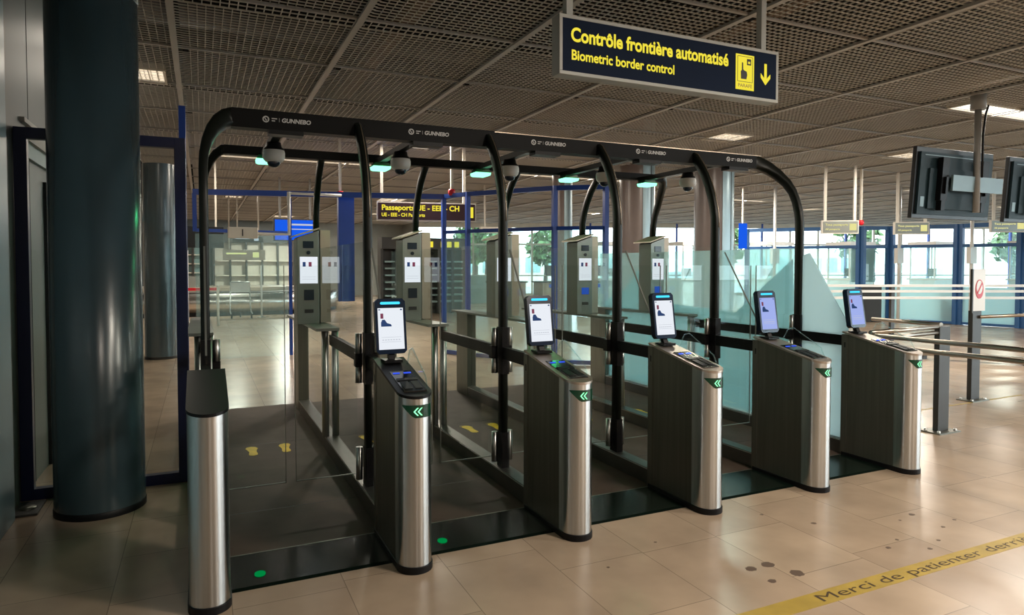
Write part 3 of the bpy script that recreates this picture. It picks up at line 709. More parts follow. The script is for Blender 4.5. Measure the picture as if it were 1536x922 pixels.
# ================================================================== FLOOR TAPE WITH WRITING, STAINS
t = empty('floor_tape', (3., 2.09, 0), 'worn yellow floor tape with waiting line wording in the right foreground', 'floor tape')
b = MB().use('tape'); b.box(1.6, 5.2, 2.035, 2.135, 0, .0012); part(b, 'tape', t)
me = text_mesh('Merci de patienter derrière cette ligne', .092, 0); x0_, x1_ = text_w(me)
b = MB().use('tape_ink'); b.mesh(me, Matrix.Translation((2.475, 2.055, .0018)) @ Matrix.Diagonal((2.45/(x1_-x0_), .92, 1, 1))); part(b, 'lettering', t, 'dark letters reading Merci de patienter')
def blob(cx, cy, rx, ry, n=16):
    return [(cx + rx*math.cos(2*math.pi*i/n)*(1+random.uniform(-.18, .18)), cy + ry*math.sin(2*math.pi*i/n)*(1+random.uniform(-.18, .18))) for i in range(n)]
b = MB().use('stain')
for (cx, cy, r_) in [(2.433, 2.44, .03), (2.545, 2.44, .034), (2.60, 2.31, .036), (2.43, 2.30, .022)]: b.prism(blob(cx, cy, r_, r_*.85), 'z', 0, .0006)
o = b.build('floor_stains'); tag(o, 'cluster of four dark adhesive spots on the floor left of the yellow tape', 'stain', kind='stuff')
b = MB().use('stain')
for (cx, cy, r_) in [(3.03, 2.96, .012), (3.2, 2.73, .016), (3.28, 2.32, .015), (3.42, 2.37, .012), (3.47, 2.22, .014), (3.62, 2.27, .012), (3.85, 2.58, .02), (3.83, 2.38, .014), (4.0, 2.42, .012), (3.7, 2.55, .01), (1.8, 2.75, .009), (2.2, 2.9, .009)]: b.prism(blob(cx, cy, r_, r_*.8), 'z', 0, .0006)
o = b.build('floor_stains'); tag(o, 'scattered small dark specks on the floor above the yellow tape', 'stain', kind='stuff')

# ================================================================== MAIN HANGING SIGN
YS = 3.6; t = empty('hanging_sign', (2.87, YS, 2.64), 'large navy hanging sign with yellow lettering Contrôle frontière automatisé', 'sign')
xs0, xs1, zs0, zs1 = 1.975, 3.78, 2.64, 3.005
b = MB().use('sign_body'); fr = .022
b.box(xs0, xs1, YS+.004, YS+.10, zs0, zs1); b.box(xs0, xs1, YS, YS+.004, zs0, zs0+fr); b.box(xs0, xs1, YS, YS+.004, zs1-fr, zs1); b.box(xs0, xs0+fr, YS, YS+.004, zs0+fr, zs1-fr); b.box(xs1-fr, xs1, YS, YS+.004, zs0+fr, zs1-fr)
part(b, 'casing', t, bevel=.002)
b = MB().use('sign_navy'); b.box(xs0+fr, xs1-fr, YS+.001, YS+.006, zs0+fr, zs1-fr); part(b, 'face', t)
b = MB().use('sign_yellow')
def fit(body, x, z, width, size, bold=.002):
    me = text_mesh(body, size, bold); a, c = text_w(me); b.mesh(me, face_y(x, YS-.0012, z, width/(c-a)) @ Matrix.Translation((-a, 0, 0)))
fit('Contrôle frontière automatisé', 2.055, 2.848, 1.255, .118, .0036)
part(b, 'upper_lettering', t, 'yellow words Contrôle frontière automatisé'); b = MB().use('sign_yellow')
fit('Biometric border control', 2.060, 2.735, .785, .086, .0022)
part(b, 'lower_lettering', t, 'yellow words Biometric border control'); b = MB().use('sign_yellow')
# arrow
ax = 3.655; b.prism([(ax-.011, 2.905), (ax+.011, 2.905), (ax+.011, 2.80), (ax+.045, 2.835), (ax+.045, 2.805), (ax, 2.755), (ax-.045, 2.805), (ax-.045, 2.835), (ax-.011, 2.80)], 'y', YS-.0015, YS+.001)
part(b, 'arrow', t, 'yellow down arrow')
b = MB().use('sign_yellow'); px0, px1, pz0, pz1 = 3.378, 3.545, 2.70, 2.945; b.box(px0, px1, YS-.0015, YS+.001, pz0, pz1)
ic = part(b, 'pictogram_panel', t, 'yellow pictogram panel')
b = MB().use('ink'); yy0, yy1 = YS-.0028, YS-.0014
bx0, bx1, bz0, bz1 = px0+.014, px1-.014, pz0+.055, pz1-.012
for q in ((bx0, bx1, bz0, bz0+.003), (bx0, bx1, bz1-.003, bz1), (bx0, bx0+.003, bz0, bz1), (bx1-.003, bx1, bz0, bz1)): b.box(q[0], q[1], yy0, yy1, q[2], q[3])
b.prism([(px0+.045, 2.800), (px0+.046, 2.775), (px0+.095, 2.775), (px0+.103, 2.805), (px0+.098, 2.828), (px0+.072, 2.836), (px0+.066, 2.842), (px0+.064, 2.888), (px0+.054, 2.890), (px0+.053, 2.835), (px0+.044, 2.828)], 'y', yy0, yy1)
b.box(px0+.100, px0+.138, yy0, yy1, 2.875, 2.918); b.use('sign_yellow'); b.box(px0+.110, px0+.128, yy0-.0008, yy0, 2.885, 2.900); b.use('ink')
me = text_mesh('PARAFE', .034, .0006); a_, c_ = text_w(me); b.use('tape'); b.mesh(me, face_y(px0+.018, YS-.002, pz0+.018, .130/(c_-a_)))
part(b, 'pictogram', ic, 'hand and passport symbol')
for x in (2.06, 3.66):
    b = MB().use('sign_body'); b.bar((x, YS+.05, zs1), (x, YS+.05, 3.62), .045, .05, up=(0, 1, 0)); part(b, 'hanger', t)
t.location = Vector(t.location) + Vector((.012, 0, .035))

# ================================================================== HANGING TELEVISIONS
def tv(x0, label, pole_x, w=1.55):
    y = 5.26; z0, z1 = 2.07, 2.92; t = empty('television', (x0+w/2, y, z1), label, 'television', 'hanging televisions seen from behind')
    mx = Matrix.Translation((x0, y, z0)) @ Matrix.Rotation(math.radians(4), 4, 'X')
    def tr(b): b.v = [tuple(mx @ Vector(p)) for p in b.v]; return b
    h = z1-z0
    b = MB().use('tv_edge'); b.box(0, w, .0, .05, 0, h); part(tr(b), 'screen_casing', t, bevel=.006)
    b = MB().use('tv'); b.box(.05, w-.05, -.03, .0, .05, h-.06); b.box(.2, w-.2, -.055, -.03, .12, h-.25); b.use('tv_plate'); b.box(.12, w-.3, -.034, -.0305, h-.10, h-.09); b.box(.09, .16, -.034, -.0305, .14, .26); part(tr(b), 'back_panel', t)
    for xx in (w*.26, w*.78):
        b = MB().use('black'); b.box(xx-.06, xx+.06, -.12, -.055, .22, h-.12); b.box(xx-.035, xx+.035, -.12, -.055, .10, .22); b.box(xx-.02, xx+.02, -.15, -.12, .3, .5); part(tr(b), 'mount_arm', t)
    b = MB().use('tv_plate'); b.box(w*.31, w*.97, -.17, -.145, h*.40, h*.62); part(tr(b), 'mount_plate', t, 'pale cross plate')
    p = MB().use('pole'); yp = y-.20; p.tube([(pole_x, yp, z0+.08), (pole_x, yp, 3.45)], .038, 16); p.tube([(pole_x, yp, 3.40), (pole_x, yp, 3.60)], .085, 16); part(p, 'ceiling_pole', t)
    c = MB().use('black'); c.tube([(pole_x+.02, yp-.05, z0+.5), (pole_x+.015, yp-.055, 3.1), (pole_x+.03, yp-.07, 3.33), (pole_x+.1, yp-.06, 3.45)], .012, 8); part(c, 'cable', t)
tv(7.70, 'left hanging television seen from behind on a grey ceiling pole', 8.62, 1.5)
tv(9.55, 'right hanging television cut off by the edge of the view', 10.6)

# ================================================================== BARRIERS ON THE RIGHT
def post(x, y, h, label):
    t = empty('barrier_post', (x, y, 0), label, 'barrier post')
    b = MB().use('darkpost'); b.box(x-.075, x+.075, y-.025, y+.025, .012, h); part(b, 'shaft', t, bevel=.003)
    b = MB().use('steel_flank'); b.box(x-.15, x+.15, y-.09, y+.09, 0, .012); part(b, 'base_plate', t)
    for sx in (-1, 1):
        for sy in (-1, 1):
            b = MB().use('steel'); b.lathe([(.014, .012), (.014, .028), (.0, .03)], (x+sx*.115, y+sy*.06, 0), 10); part(b, 'bolt', t)
    return t
post(6.03, 3.80, .955, 'charcoal barrier post with a bolted base, nearest of the two on the right')
t = post(7.77, 4.55, 1.0, 'charcoal barrier post with the white notice above it')
n = empty('poster_holder', (7.74, 4.49, .99), 'upright white framed notice with a red round symbol on the far barrier post', 'notice')
b = MB().use('darkpost'); b.box(7.62, 7.64, 4.49, 4.515, .98, 1.46); part(b, 'frame', n)
b = MB().use('white'); b.box(7.64, 7.86, 4.495, 4.51, 1.0, 1.46); part(b, 'sheet', n)
b = MB().use('red'); b.prism([(7.75+.07*math.cos(a), 1.24+.105*math.sin(a)) for a in [2*math.pi*i/24 for i in range(24)]], 'y', 4.490, 4.495)
b.use('white'); b.prism([(7.745+.052*math.cos(a), 1.26+.075*math.sin(a)) for a in [2*math.pi*i/24 for i in range(24)]], 'y', 4.488, 4.490); b.use('red'); b.bar((7.71, 4.489, 1.20), (7.79, 4.489, 1.31), .006, .02); part(b, 'symbol', n, 'red circle symbol')
def rail(name, segs, label, r=.019, brackets=()):
    t = empty(name, segs[0][0], label, 'barrier rail')
    for s in segs:
        b = MB().use('railsteel'); b.tube(s, r, 14); part(b, 'tube', t)
    return t
rail('barrier_rail', [[(4.95, 3.66, .93), (5.02, 2.45, .93), (5.06, 1.6, .93)], [(4.95, 3.66, .85), (5.02, 2.45, .85), (5.06, 1.6, .85)]], 'double steel barrier rail coming towards the viewer at the right edge')
rail('barrier_rail', [[(4.95, 3.70, .95), (5.98, 3.80, .95)], [(4.95, 3.74, .89), (5.98, 3.80, .90)]], 'double steel rail running from the near barrier post to the end pedestal')
rail('barrier_rail', [[(6.25, 4.66, .95), (6.06, 3.83, .965)]], 'single steel rail running back from the near barrier post')
rail('barrier_rail', [[(7.80, 4.52, .93), (11.5, 4.3, .93)]], 'steel rail running right from the post with the white notice')
t = empty('white_guard_rail', (13.2, 8.4, 0), 'long white triple guard rail across the hall in front of the booths', 'guard rail')
for z in (1.10, .99, .86):
    b = MB().use('white'); b.bar((10.9, 9.55, z), (15.6, 7.3, z), .04, .05); part(b, 'bar', t)
for q in (.02, .33, .66, .98):
    b = MB().use('darkpost'); px, py = 10.9+4.7*q, 9.6-2.25*q; b.box(px-.05, px+.05, py, py+.05, 0, 1.12); part(b, 'post', t)
t = empty('floor_curb', (10.5, 7., 0), 'low metal curb rail near the floor behind the barrier posts', 'curb')
b = MB().use('railsteel'); b.bar((9.6, 8.4, .09), (11.4, 5.5, .09), .12, .06); part(b, 'rail', t)
for q in (.1, .5, .9):
    b = MB().use('darkpost'); px, py = 9.6+1.8*q, 8.4-2.9*q; b.box(px-.05, px+.05, py-.05, py+.05, 0, .06); part(b, 'foot', t)
t = empty('floor_line', (7.4, 4.46, 0), 'thin yellow line on the floor beyond the near barrier post', 'floor tape'); b = MB().use('tape'); b.bar((5.2, 4.42, .0007), (8.6, 4.5, .0007), .03, .001); part(b, 'line', t)

# ================================================================== BLUE FRAMED GLASS WALLS BEYOND
def glasswall(pts, top, label, mid=2.05, m='blue', frost=False, w=.07, low=.9, bars=False, **_):
    a = Vector((*pts[0], 0)); t = empty('framed_glass_wall', a, label, 'glass wall')
    for i, p in enumerate(pts):
        p = Vector((*p, 0)); b = MB().use(m); b.bar(p, p+Vector((0, 0, top)), w, w, up=(0, 1, 0)); part(b, 'post', t)
    for p, q in zip(pts[:-1], pts[1:]):
        p = Vector((*p, 0)); q = Vector((*q, 0)); d = (q-p).normalized(); p = p+d*w/2; q = q-d*w/2
        for z, h in ((top-w/2, w), (mid, w*.8), (.04, .06)):
            b = MB().use(m); b.bar(p+Vector((0, 0, z)), q+Vector((0, 0, z)), w*.8, h); part(b, 'cross_rail', t)
        nn = Vector((-d.y, d.x, 0))*.005; h0 = Vector((0, 0, .07)); h1 = Vector((0, 0, mid-w*.4))
        b = MB().use('glass_far'); A = [p+nn, q+nn, q-nn, p-nn]; b._a([v+h0 for v in A]+[v+h1 for v in A], [(0,1,2,3),(7,6,5,4),(0,4,5,1),(1,5,6,2),(2,6,7,3),(3,7,4,0)]); pn = part(b, 'pane', t)
        if frost:
            b = MB().use('frost'); nn *= 1.6; h1 = Vector((0, 0, low)); A = [p+nn, q+nn, q-nn, p-nn]; b._a([v+h0 for v in A]+[v+h1 for v in A], [(0,1,2,3),(7,6,5,4),(0,4,5,1),(1,5,6,2),(2,6,7,3),(3,7,4,0)]); part(b, 'frosted_band', pn)
        if bars:
            for z in (.86, 1.0, 1.12):
                b = MB().use('white'); b.bar(p+Vector((0, 0, z))+nn*5, q+Vector((0, 0, z))+nn*5, .03, .045); part(b, 'white_bar', pn)
    return t
# transom wall behind the left lane
t = empty('framed_glass_wall', (1.3, 11.9, 0), 'bright blue frame of the glass wall across the back of the left lane', 'glass wall')
b = MB().use('blue'); b.bar((-.12, 11.3, 2.62), (3.72, 10.78, 2.66), .06, .085); part(b, 'top_rail', t)
b = MB().use('blue'); b.bar((-.10, 11.3, 2.02), (-.10, 11.3, 2.60), .06, .06, up=(0, 1, 0)); part(b, 'post', t)
b = MB().use('blue'); b.bar((1.335, 11.7, 0), (1.335, 11.7, 2.62), .05, .05, up=(0, 1, 0)); part(b, 'post', t)
b = MB().use('blue'); b.bar((-.10, 11.3, 2.04), (1.33, 11.6, 2.04), .05, .05); part(b, 'lower_rail', t)
b = MB().use('blue'); b.box(2.06, 2.32, 11.3, 11.42, .9, 2.66); part(b, 'wide_panel', t, 'wide solid blue panel')
b = MB().use('glass_far'); b.bar((-.10, 11.62, 1.0), (1.30, 11.75, 1.0), .008, 2.0); part(b, 'pane', t)
glasswall([(3.72, 10.78), (3.95, 10.25), (4.83, 8.9), (5.45, 8.45)], 2.70, 'navy framed glass wall running forward behind the middle lanes', 2.06, 'navy' if False else 'blue')
for k, (A_, B_, lb) in enumerate([((14.2, 14.6), (16.0, 12.4), 'first from the left'), ((16.05, 12.3), (16.75, 12.1), 'narrow one'), ((16.8, 12.0), (17.4, 10.7), 'middle one'), ((17.45, 10.6), (17.7, 9.4), 'second from the right'), ((17.75, 9.3), (18.4, 7.4), 'rightmost')]):
    glasswall([A_, B_], 2.55, 'blue framed glass booth wall with frosted base behind the barriers, %s' % lb, 2.0, 'blue_hazed', True, .10, .95, False)
# booths with white fittings nearer the windows
def booth(x, y, label, w=1.2, m='white'):
    t = empty('control_booth', (x, y, 0), label, 'booth', 'glass control booths near the windows')
    b = MB().use('pale_panel'); b.box(x, x+w, y, y+.9, 0, 1.0); part(b, 'counter', t)
    b = MB().use(m); b.box(x-.03, x+w+.03, y-.08, y+.98, 1.0, 1.05); part(b, 'worktop', t)
    b = MB().use('glass_far'); b.box(x+.02, x+w-.02, y+.02, y+.88, 1.05, 2.15); part(b, 'enclosure', t)
    b = MB().use('white')
    for px in (x+.02, x+w-.02):
        for py in (y+.02, y+.88): b.box(px-.02, px+.02, py-.02, py+.02, 1.05, 2.2)
    part(b, 'corner_frame', t)
    b = MB().use('white'); b.box(x-.05, x+w+.05, y-.05, y+.95, 2.2, 2.32); part(b, 'roof', t)
    b = MB().use('ink'); b.box(x+.3, x+.7, y+.4, y+.45, 1.12, 1.40); part(b, 'monitor', t)
for i, (x, y) in enumerate([(12.5, 19.5), (15.0, 18.4), (17.6, 17.2), (20.2, 16.0), (22.6, 14.6), (24.8, 12.6)]):
    booth(x, y, 'glass booth with white frame near the windows, %s from the left' % ['first', 'second', 'third', 'fourth', 'fifth', 'sixth'][i])

# ================================================================== DISTANT SIGNS, ALARMS, LAMPS
def small_sign(x, y, z, w, h, label, lines, face='sign_brown', body='offwhite', ang=0., icon=True, hang=(.1, .9)):
    t = empty('hanging_sign', (x, y, z), label, 'sign')
    R = Matrix.Translation((x, y, z)) @ Matrix.Rotation(ang, 4, 'Z')
    def tr(b): b.v = [tuple(R @ Vector(p)) for p in b.v]; return b
    b = MB().use(body); b.box(0, w, 0, .08, 0, h); part(tr(b), 'casing', t)
    b = MB().use(face); b.box(.02, w-.02, -.004, 0, .02, h-.02); part(tr(b), 'face', t)
    for (body_, xx, zz, sz, ww) in lines:
        b = MB().use('sign_pale' if face != 'sign_brown' else 'sign_yellow')
        me = text_mesh(body_, sz, sz*.03); a, c = text_w(me); b.mesh(me, Matrix.Translation((xx, -.006, zz)) @ Matrix.Rotation(math.pi/2, 4, 'X') @ Matrix.Diagonal((ww/(c-a), 1, 1, 1)))
        part(tr(b), 'lettering', t, 'yellow lettering')
    b = MB().use('sign_pale' if face != 'sign_brown' else 'sign_yellow'); b.box(w-.19, w-.05, -.006, -.004, .07, h-.07); part(tr(b), 'icon', t, 'yellow square symbol')
    for q in hang:
        b = MB().use('offwhite'); b.bar((w*q, .04, h), (w*q, .04, 3.6-z), .05, .05, up=(0, 1, 0)); part(tr(b), 'hanger', t)
small_sign(2.75, 11.5, 2.28, 1.75, .33, 'hanging brown sign with yellow wording Passeports UE EEE CH', [('Passeports UE - EEE - CH', .08, .185, .13, 1.36), ('UE - EEE - CH Passports', .08, .075, .085, .75)], ang=math.radians(-10), hang=(.05, .88))
small_sign(11.9, 10.1, 2.17, .75, .28, 'small hanging sign with yellow lines in front of the windows, leftmost of three', [('Tous passeports', .07, .17, .06, .46), ('All passports', .07, .08, .05, .3)], face='kiosk', ang=math.radians(-30))
small_sign(14.2, 10.1, 2.2, .75, .28, 'small hanging sign with yellow lines in front of the windows, middle of three', [('Tous passeports', .07, .17, .06, .46), ('All passports', .07, .08, .05, .3)], face='kiosk', ang=math.radians(-30))
small_sign(16.2, 9.2, 2.25, .75, .28, 'small hanging sign with yellow lines in front of the windows, rightmost of three', [('Tous passeports', .07, .17, .06, .46), ('All passports', .07, .08, .05, .3)], face='kiosk', ang=math.radians(-30))
def beacon(x, y, z, label):
    t = empty('alarm_beacon', (x, y, z), label, 'alarm beacon', 'red alarm beacons')
    b = MB().use('red'); b.lathe([(0, .06), (.045, .055), (.06, .03), (.06, -.02), (.045, -.05), (0, -.06)], (x, y, z), 18); part(b, 'lens', t)
    b = MB().use('offwhite'); b.bar((x, y, z+.05), (x, y, 3.6), .04, .04, up=(0, 1, 0)); part(b, 'hanger', t)
beacon(2.10, 11.35, 2.66+.02, 'round red alarm beacon on top of the blue wall beside the left lane')
beacon(12.9, 9.95, 2.42, 'round red alarm beacon beside the small sign near the windows')
beacon(3.80, 10.6, 2.72, 'round red alarm beacon beside the brown passport sign')
t = empty('conduit_lamp', (.4, 10.6, 1.96), 'cream box on a white bent pipe hanging behind the left lane', 'camera box')
b = MB().use('white'); b.tube([(1.98, 10.6, 2.59), (1.195, 10.6, 2.59)], .02, 10); b.tube([(1.195, 10.6, 2.61), (1.195, 10.6, 1.97), (.75, 10.6, 1.97)], .026, 10); part(b, 'pipe', t)
b = MB().use('offwhite'); b.box(.34, .75, 10.53, 10.67, 1.90, 2.06); part(b, 'box', t, bevel=.01)
b = MB().use('ink'); b.box(.53, .545, 10.525, 10.53, 1.93, 2.03); part(b, 'seam', t)
t = empty('blue_display', (1.9, 16.8, 2.15), 'bright blue lit information display hanging over the baggage hall', 'display')
b = MB().use('tv_edge'); b.box(1.55, 2.55, 16.8, 16.9, 2.08, 2.62); part(b, 'casing', t)
b = MB().use('scr_blue'); b.box(1.58, 2.52, 16.79, 16.8, 2.11, 2.59); part(b, 'panel', t)
b = MB().use('scr_grey'); b.box(1.9, 2.45, 16.785, 16.79, 2.46, 2.50); b.box(1.9, 2.45, 16.785, 16.79, 2.36, 2.38); part(b, 'lines', t)
for q in (1.7, 2.4):
    b = MB().use('pole'); b.bar((q, 16.85, 2.62), (q, 16.85, 3.6), .05, .05, up=(0, 1, 0)); part(b, 'hanger', t)

# ================================================================== BAGGAGE HALL
t = empty('baggage_carousel', (1.4, 26, 0), 'stainless steel baggage carousel in the hall behind the left lane', 'baggage carousel')
def stadium(x0, x1, y0, y1, n=16):
    r = (y1-y0)/2; yc = (y0+y1)/2; return [(x1-r+r*math.cos(a), yc+r*math.sin(a)) for a in [-math.pi/2+math.pi*i/n for i in range(n+1)]] + [(x0+r+r*math.cos(a), yc+r*math.sin(a)) for a in [math.pi/2+math.pi*i/n for i in range(n+1)]]
b = MB().use('black'); b.prism(stadium(-5, 4.3, 21.6, 27.0), 'z', 0, .12); part(b, 'plinth', t)
b = MB().use('conv_steel'); b.prism(stadium(-5.05, 4.35, 21.55, 27.05), 'z', .12, .66, True); part(b, 'side_skirt', t)
b = MB().use('conv_belt'); b.prism(stadium(-4.8, 4.1, 21.8, 26.8), 'z', .66, .69); part(b, 'belt', t)
b = MB().use('tan_wall'); b.prism(stadium(-3.6, 2.9, 23.0, 25.6), 'z', .69, .80); part(b, 'centre_island', t)
b = MB().use('kiosk'); b.box(-1.5, .2, 23.6, 25., .80, 1.15); part(b, 'chute', t)
# back of the hall: shop fronts and offices, each a thing
def shopfront(x0, x1, y, m, label, h=2.9, shelves=5, shelf_m='offwhite', cols=6):
    t = empty('shop_front', ((x0+x1)/2, y, 0), label, 'shop front')
    b = MB().use(m); b.box(x0, x1, y, y+.2, 0, h); part(b, 'back_panel', t)
    b = MB().use(shelf_m)
    for i in range(shelves): z = .35 + i*(h-.9)/shelves; b.box(x0+.1, x1-.1, y-.3, y, z, z+.05)
    part(b, 'shelves', t)
    b = MB().use('darkpost'); b.box(x0, x1, y-.35, y, h-.35, h)
    for i in range(cols+1): xx = x0+(x1-x0)*i/cols; b.box(xx-.04, xx+.04, y-.34, y-.02, 0, h-.35)
    part(b, 'frame', t)
    return t
shopfront(-3.6, .3, 33.2, 'teal_wall', 'teal shop front at the far left of the baggage hall')
shopfront(.5, 4.6, 33.3, 'offwhite', 'pale shop front at the back of the baggage hall beside the kiosk', shelves=3)
shopfront(4.9, 7.6, 20.2, 'darkpost', 'dark display wall of small items under yellow lit marks', 2.35, 7, 'teal_wall')
t = empty('lit_marks', (6.2, 19.8, 2.1), 'row of small yellow and green lit marks above the dark display wall', 'lit sign')
b = MB().use('sign_yellow')
for i, xx in enumerate((5.35, 5.55, 5.95, 6.35, 6.75, 6.95, 7.2)): b.box(xx, xx+.14, 19.80, 19.84, 2.06, 2.24)
b.use('lamp_green'); b.box(6.15, 6.30, 19.80, 19.84, 2.2, 2.26); part(b, 'marks', t)
b = MB().use('teal_wall'); b.box(7.9, 10.5, 24.6, 24.8, 0, 1.1); o = b.build('low_counter', loc=(9.2, 24.7, 0)); tag(o, 'low teal counter in front of the far windows', 'counter')
# desks / machines in front of the far windows behind the middle lanes
for i, (x, y) in enumerate([(7.6, 17.5), (8.9, 17.1), (10.2, 16.8)]):
    t = empty('check_desk', (x, y, 0), 'desk with a blue lit front behind the middle lanes, %s of three' % ['left', 'centre', 'right'][i], 'desk', 'desks behind the middle lanes')
    b = MB().use('tan_wall' if i < 2 else 'teal_wall'); b.box(x, x+.95, y, y+.6, 0, 1.0); part(b, 'body', t)
    b = MB().use('darkpost'); b.box(x-.05, x+1.0, y-.05, y+.65, 1.0, 1.04); part(b, 'top', t)
    b = MB().use('kiosk_blue'); b.box(x+.2, x+.6, y-.02, y, .86, .96); part(b, 'light_strip', t, 'small blue lit strip')
    b = MB().use('ink'); b.bar((x+.5, y+.3, 1.04), (x+.5, y+.3, 1.2), .04, .04, up=(0, 1, 0)); b.box(x+.25, x+.75, y+.28, y+.32, 1.2, 1.5); part(b, 'monitor', t)

# ================================================================== MORE THINGS FAR ACROSS THE HALL
def board(x, y, z, w, h, m, label, cat, name, hangs=(.15, .85), lines=None, ang=0.):
    t = empty(name, (x, y, z), label, cat); R = Matrix.Translation((x, y, z)) @ Matrix.Rotation(ang, 4, 'Z')
    def tr(b): b.v = [tuple(R @ Vector(p)) for p in b.v]; return b
    b = MB().use(m); b.box(0, w, 0, .08, 0, h); part(tr(b), 'panel', t, bevel=.004)
    if lines:
        b = MB().use(lines); b.box(.08*w, .55*w, -.006, 0, h*.55, h*.7); b.box(.7*w, .85*w, -.006, 0, h*.25, h*.75); part(tr(b), 'markings', t)
    for q in hangs:
        b = MB().use('offwhite'); b.bar((w*q, .04, h), (w*q, .04, 3.6-z), .035, .035, up=(0, 1, 0)); part(tr(b), 'hanger', t)
board(.55, 21.0, 1.66, 1.15, .30, 'offwhite', 'pale hanging board with a yellow mark over the baggage carousel', 'sign', 'hanging_board', lines='sign_pale')
board(-.55, 14.6, 1.85, .95, .42, 'tv_edge', 'black hanging board behind the leftmost gate post', 'sign', 'hanging_board')
board(.75, 19.2, 2.12, .75, .16, 'tv_edge', 'thin black hanging board left of the blue display', 'sign', 'hanging_board', lines='scr_grey')
board(6.6, 16.2, 2.35, .9, .16, 'offwhite', 'small pale hanging board above the desks behind the middle lanes', 'sign', 'hanging_board', lines='ink')
for i, (x, y, h) in enumerate([(-.35, 19.5, 1.9), (.05, 19.8, 2.0), (1.55, 20.6, 1.5), (2.7, 20.0, 1.7)]):
    t = empty('slim_post', (x, y, 0), 'slim white post in front of the baggage carousel, %s from the left' % ['first', 'second', 'third', 'fourth'][i], 'post', 'slim white posts in the baggage hall')
    b = MB().use('white'); b.tube([(x, y, .02), (x, y, h)], .025, 10); part(b, 'shaft', t)
    b = MB().use('steel_flank'); b.lathe([(0, 0), (.12, 0), (.12, .02), (0, .025)], (x, y, 0), 16); part(b, 'foot', t)
t = empty('baggage_trolley', (1.0, 20.6, 0), 'pale metal baggage trolley standing by the carousel', 'trolley')
b = MB().use('steel')
for sx in (-.28, .28): b.tube([(1.0+sx, 20.9, .18), (1.0+sx, 20.3, .14), (1.0+sx, 20.95, .2), (1.0+sx*.9, 21.0, 1.02)], .018, 8)
b.tube([(.75, 21.0, 1.02), (1.25, 21.0, 1.02)], .022, 8); part(b, 'frame', t)
b = MB().use('white'); b.box(.74, 1.26, 20.95, 21.0, .72, 1.0); part(b, 'basket', t)
for (wx, wy) in ((.74, 20.35), (1.26, 20.35), (1.0, 20.95)):
    b = MB().use('black'); b.tube([(wx-.02, wy, .07), (wx+.02, wy, .07)], .07, 14); part(b, 'wheel', t)
# red and white waist-high belts in the hall
t = empty('belt_barrier', (-.4, 18.2, 0), 'red belt barrier behind the leftmost gate post', 'barrier')
for x in (-.75, .35):
    b = MB().use('offwhite'); b.tube([(x, 18.2, 0), (x, 18.2, 1.)], .03, 10); part(b, 'post', t)
b = MB().use('red'); b.box(-.72, .32, 18.195, 18.205, .88, .95); part(b, 'belt', t, 'red belt')
# charcoal and louvred panels between the booth walls on the right
def panelthing(x, y, w, z0, z1, m, label, slats=False, ang=0.):
    t = empty('booth_panel', (x, y, 0), label, 'panel'); R = Matrix.Translation((x, y, 0)) @ Matrix.Rotation(ang, 4, 'Z')
    def tr(b): b.v = [tuple(R @ Vector(p)) for p in b.v]; return b
    b = MB().use(m); b.box(0, w, 0, .06, 0 if z0 < .1 else z0, z1); part(tr(b), 'panel', t)
    if slats:
        b = MB().use('teal_wall')
        for i in range(9): z = z0+.1+i*(z1-z0-.15)/9; b.box(.04, w-.04, -.02, 0, z, z+.03)
        part(tr(b), 'slats', t)
    b = MB().use('darkpost'); b.box(0, w, .0, .07, 0, min(z0, .12)+.02); part(tr(b), 'foot', t)
panelthing(16.05, 12.65, .62, 1.05, 2.0, 'teal_wall', 'grey green slatted panel between blue posts, left of the white panels', True, math.radians(-30))
panelthing(15.9, 12.2, .5, 0, 1.0, 'darkpost', 'charcoal lower panel beneath the slatted panel', False, math.radians(-30))
panelthing(17.35, 11.1, .55, 0, .98, 'darkpost', 'charcoal lower panel between the white panels on the right', False, math.radians(-45))
for i, (x, y) in enumerate([(13.8, 13.2), (16.5, 11.6), (17.2, 10.2), (17.6, 8.9)]):
    t = empty('white_pole', (x, y, 0), 'white pole rising to the ceiling among the glass booths, %s from the left' % ['first', 'second', 'third', 'fourth'][i], 'pole', 'white poles among the booths')
    b = MB().use('white'); b.tube([(x, y, .02), (x, y, 3.58)], .04, 12); part(b, 'shaft', t)
    b = MB().use('white'); b.box(x-.12, x+.12, y-.05, y+.05, 1.55, 1.95); part(b, 'box', t)
t = empty('blue_banner', (13.1, 13.6, 2.1), 'small bright blue banner hanging left of the curved right gate post', 'banner')
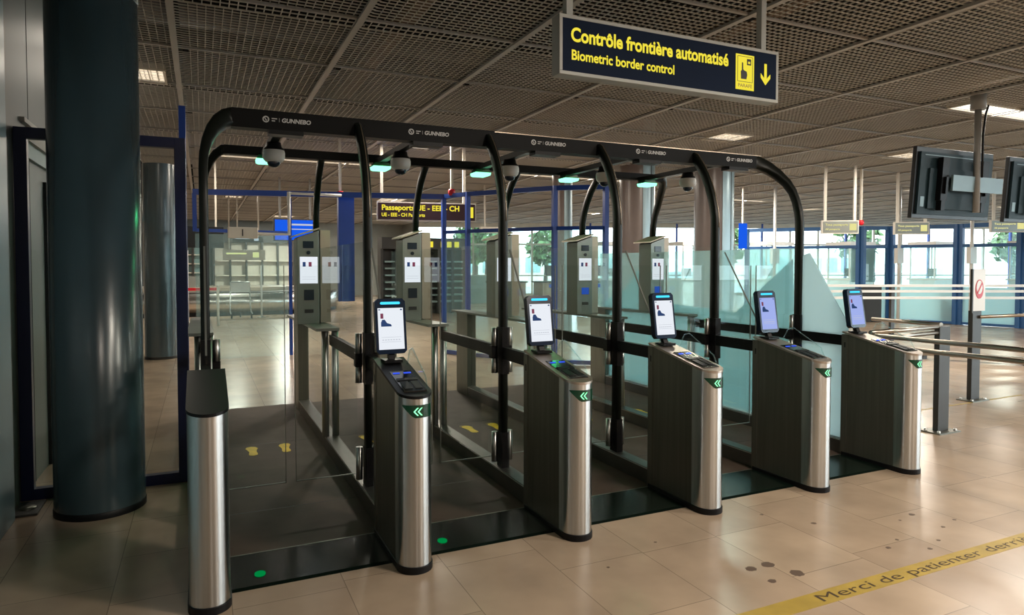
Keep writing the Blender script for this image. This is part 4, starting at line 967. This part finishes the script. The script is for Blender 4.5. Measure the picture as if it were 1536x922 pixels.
b = MB().use('scr_blue'); b.box(12.95, 13.22, 13.6, 13.63, 1.95, 2.62); part(b, 'panel', t)
b = MB().use('offwhite'); b.bar((13.08, 13.62, 2.62), (13.08, 13.62, 3.6), .03, .03, up=(0, 1, 0)); part(b, 'hanger', t)

# outside: trees and a pale building beyond the window facade
def tree(x, y, h, label):
    t = empty('tree', (x, y, -.4), label, 'tree', 'trees outside the windows')
    b = MB().use('bark'); b.tube([(x, y, -.4), (x+.1, y, h*.3), (x, y+.1, h*.55)], [.18, .13, .08], 8); part(b, 'trunk', t)
    b = MB().use('leaf'); rnd = random.Random(int(x*10))
    for i in range(420):
        a, c, rr = rnd.uniform(0, 6.283), rnd.uniform(-1, 1), rnd.random()**.4
        px, py, pz = x+rr*h*.3*math.cos(a)*math.sqrt(1-c*c), y+rr*h*.3*math.sin(a)*math.sqrt(1-c*c), h*.66+rr*c*h*.33
        u = Vector((rnd.uniform(-1, 1), rnd.uniform(-1, 1), rnd.uniform(-1, 1))).normalized()*.30; v = u.orthogonal().normalized()*.2; p = Vector((px, py, pz))
        b._a([p-u, p-v, p+u, p+v], [(0, 1, 2, 3)])
    part(b, 'crown', t)
for i, (x, y, h) in enumerate([(15.5, 39, 4.6), (17.5, 42, 5.2), (21.5, 41, 4.2), (33, 36, 4.6), (41, 32, 5.), (50, 27, 4.6)]):
    tree(x, y, h, 'green leafy tree outside the far windows, %s from the left' % ['first', 'second', 'third', 'fourth', 'fifth', 'sixth'][i])
for i, (x, y, w, d, h) in enumerate([(19, 52, 16, 8, 3.4), (44, 44, 14, 8, 3.0), (62, 30, 9, 10, 3.6)]):
    t = empty('outside_building', (x, y, -.4), 'pale low building outside the far windows, %s from the left' % ['first', 'second', 'third'][i], 'building')
    b = MB().use('offwhite'); b.box(x, x+w, y, y+d, -.4, h); part(b, 'walls', t)
    for j in range(int(w//2)):
        b = MB().use('teal_wall'); b.box(x+.4+j*2, x+1.8+j*2, y-.05, y, .9, 2.2); part(b, 'window', t)
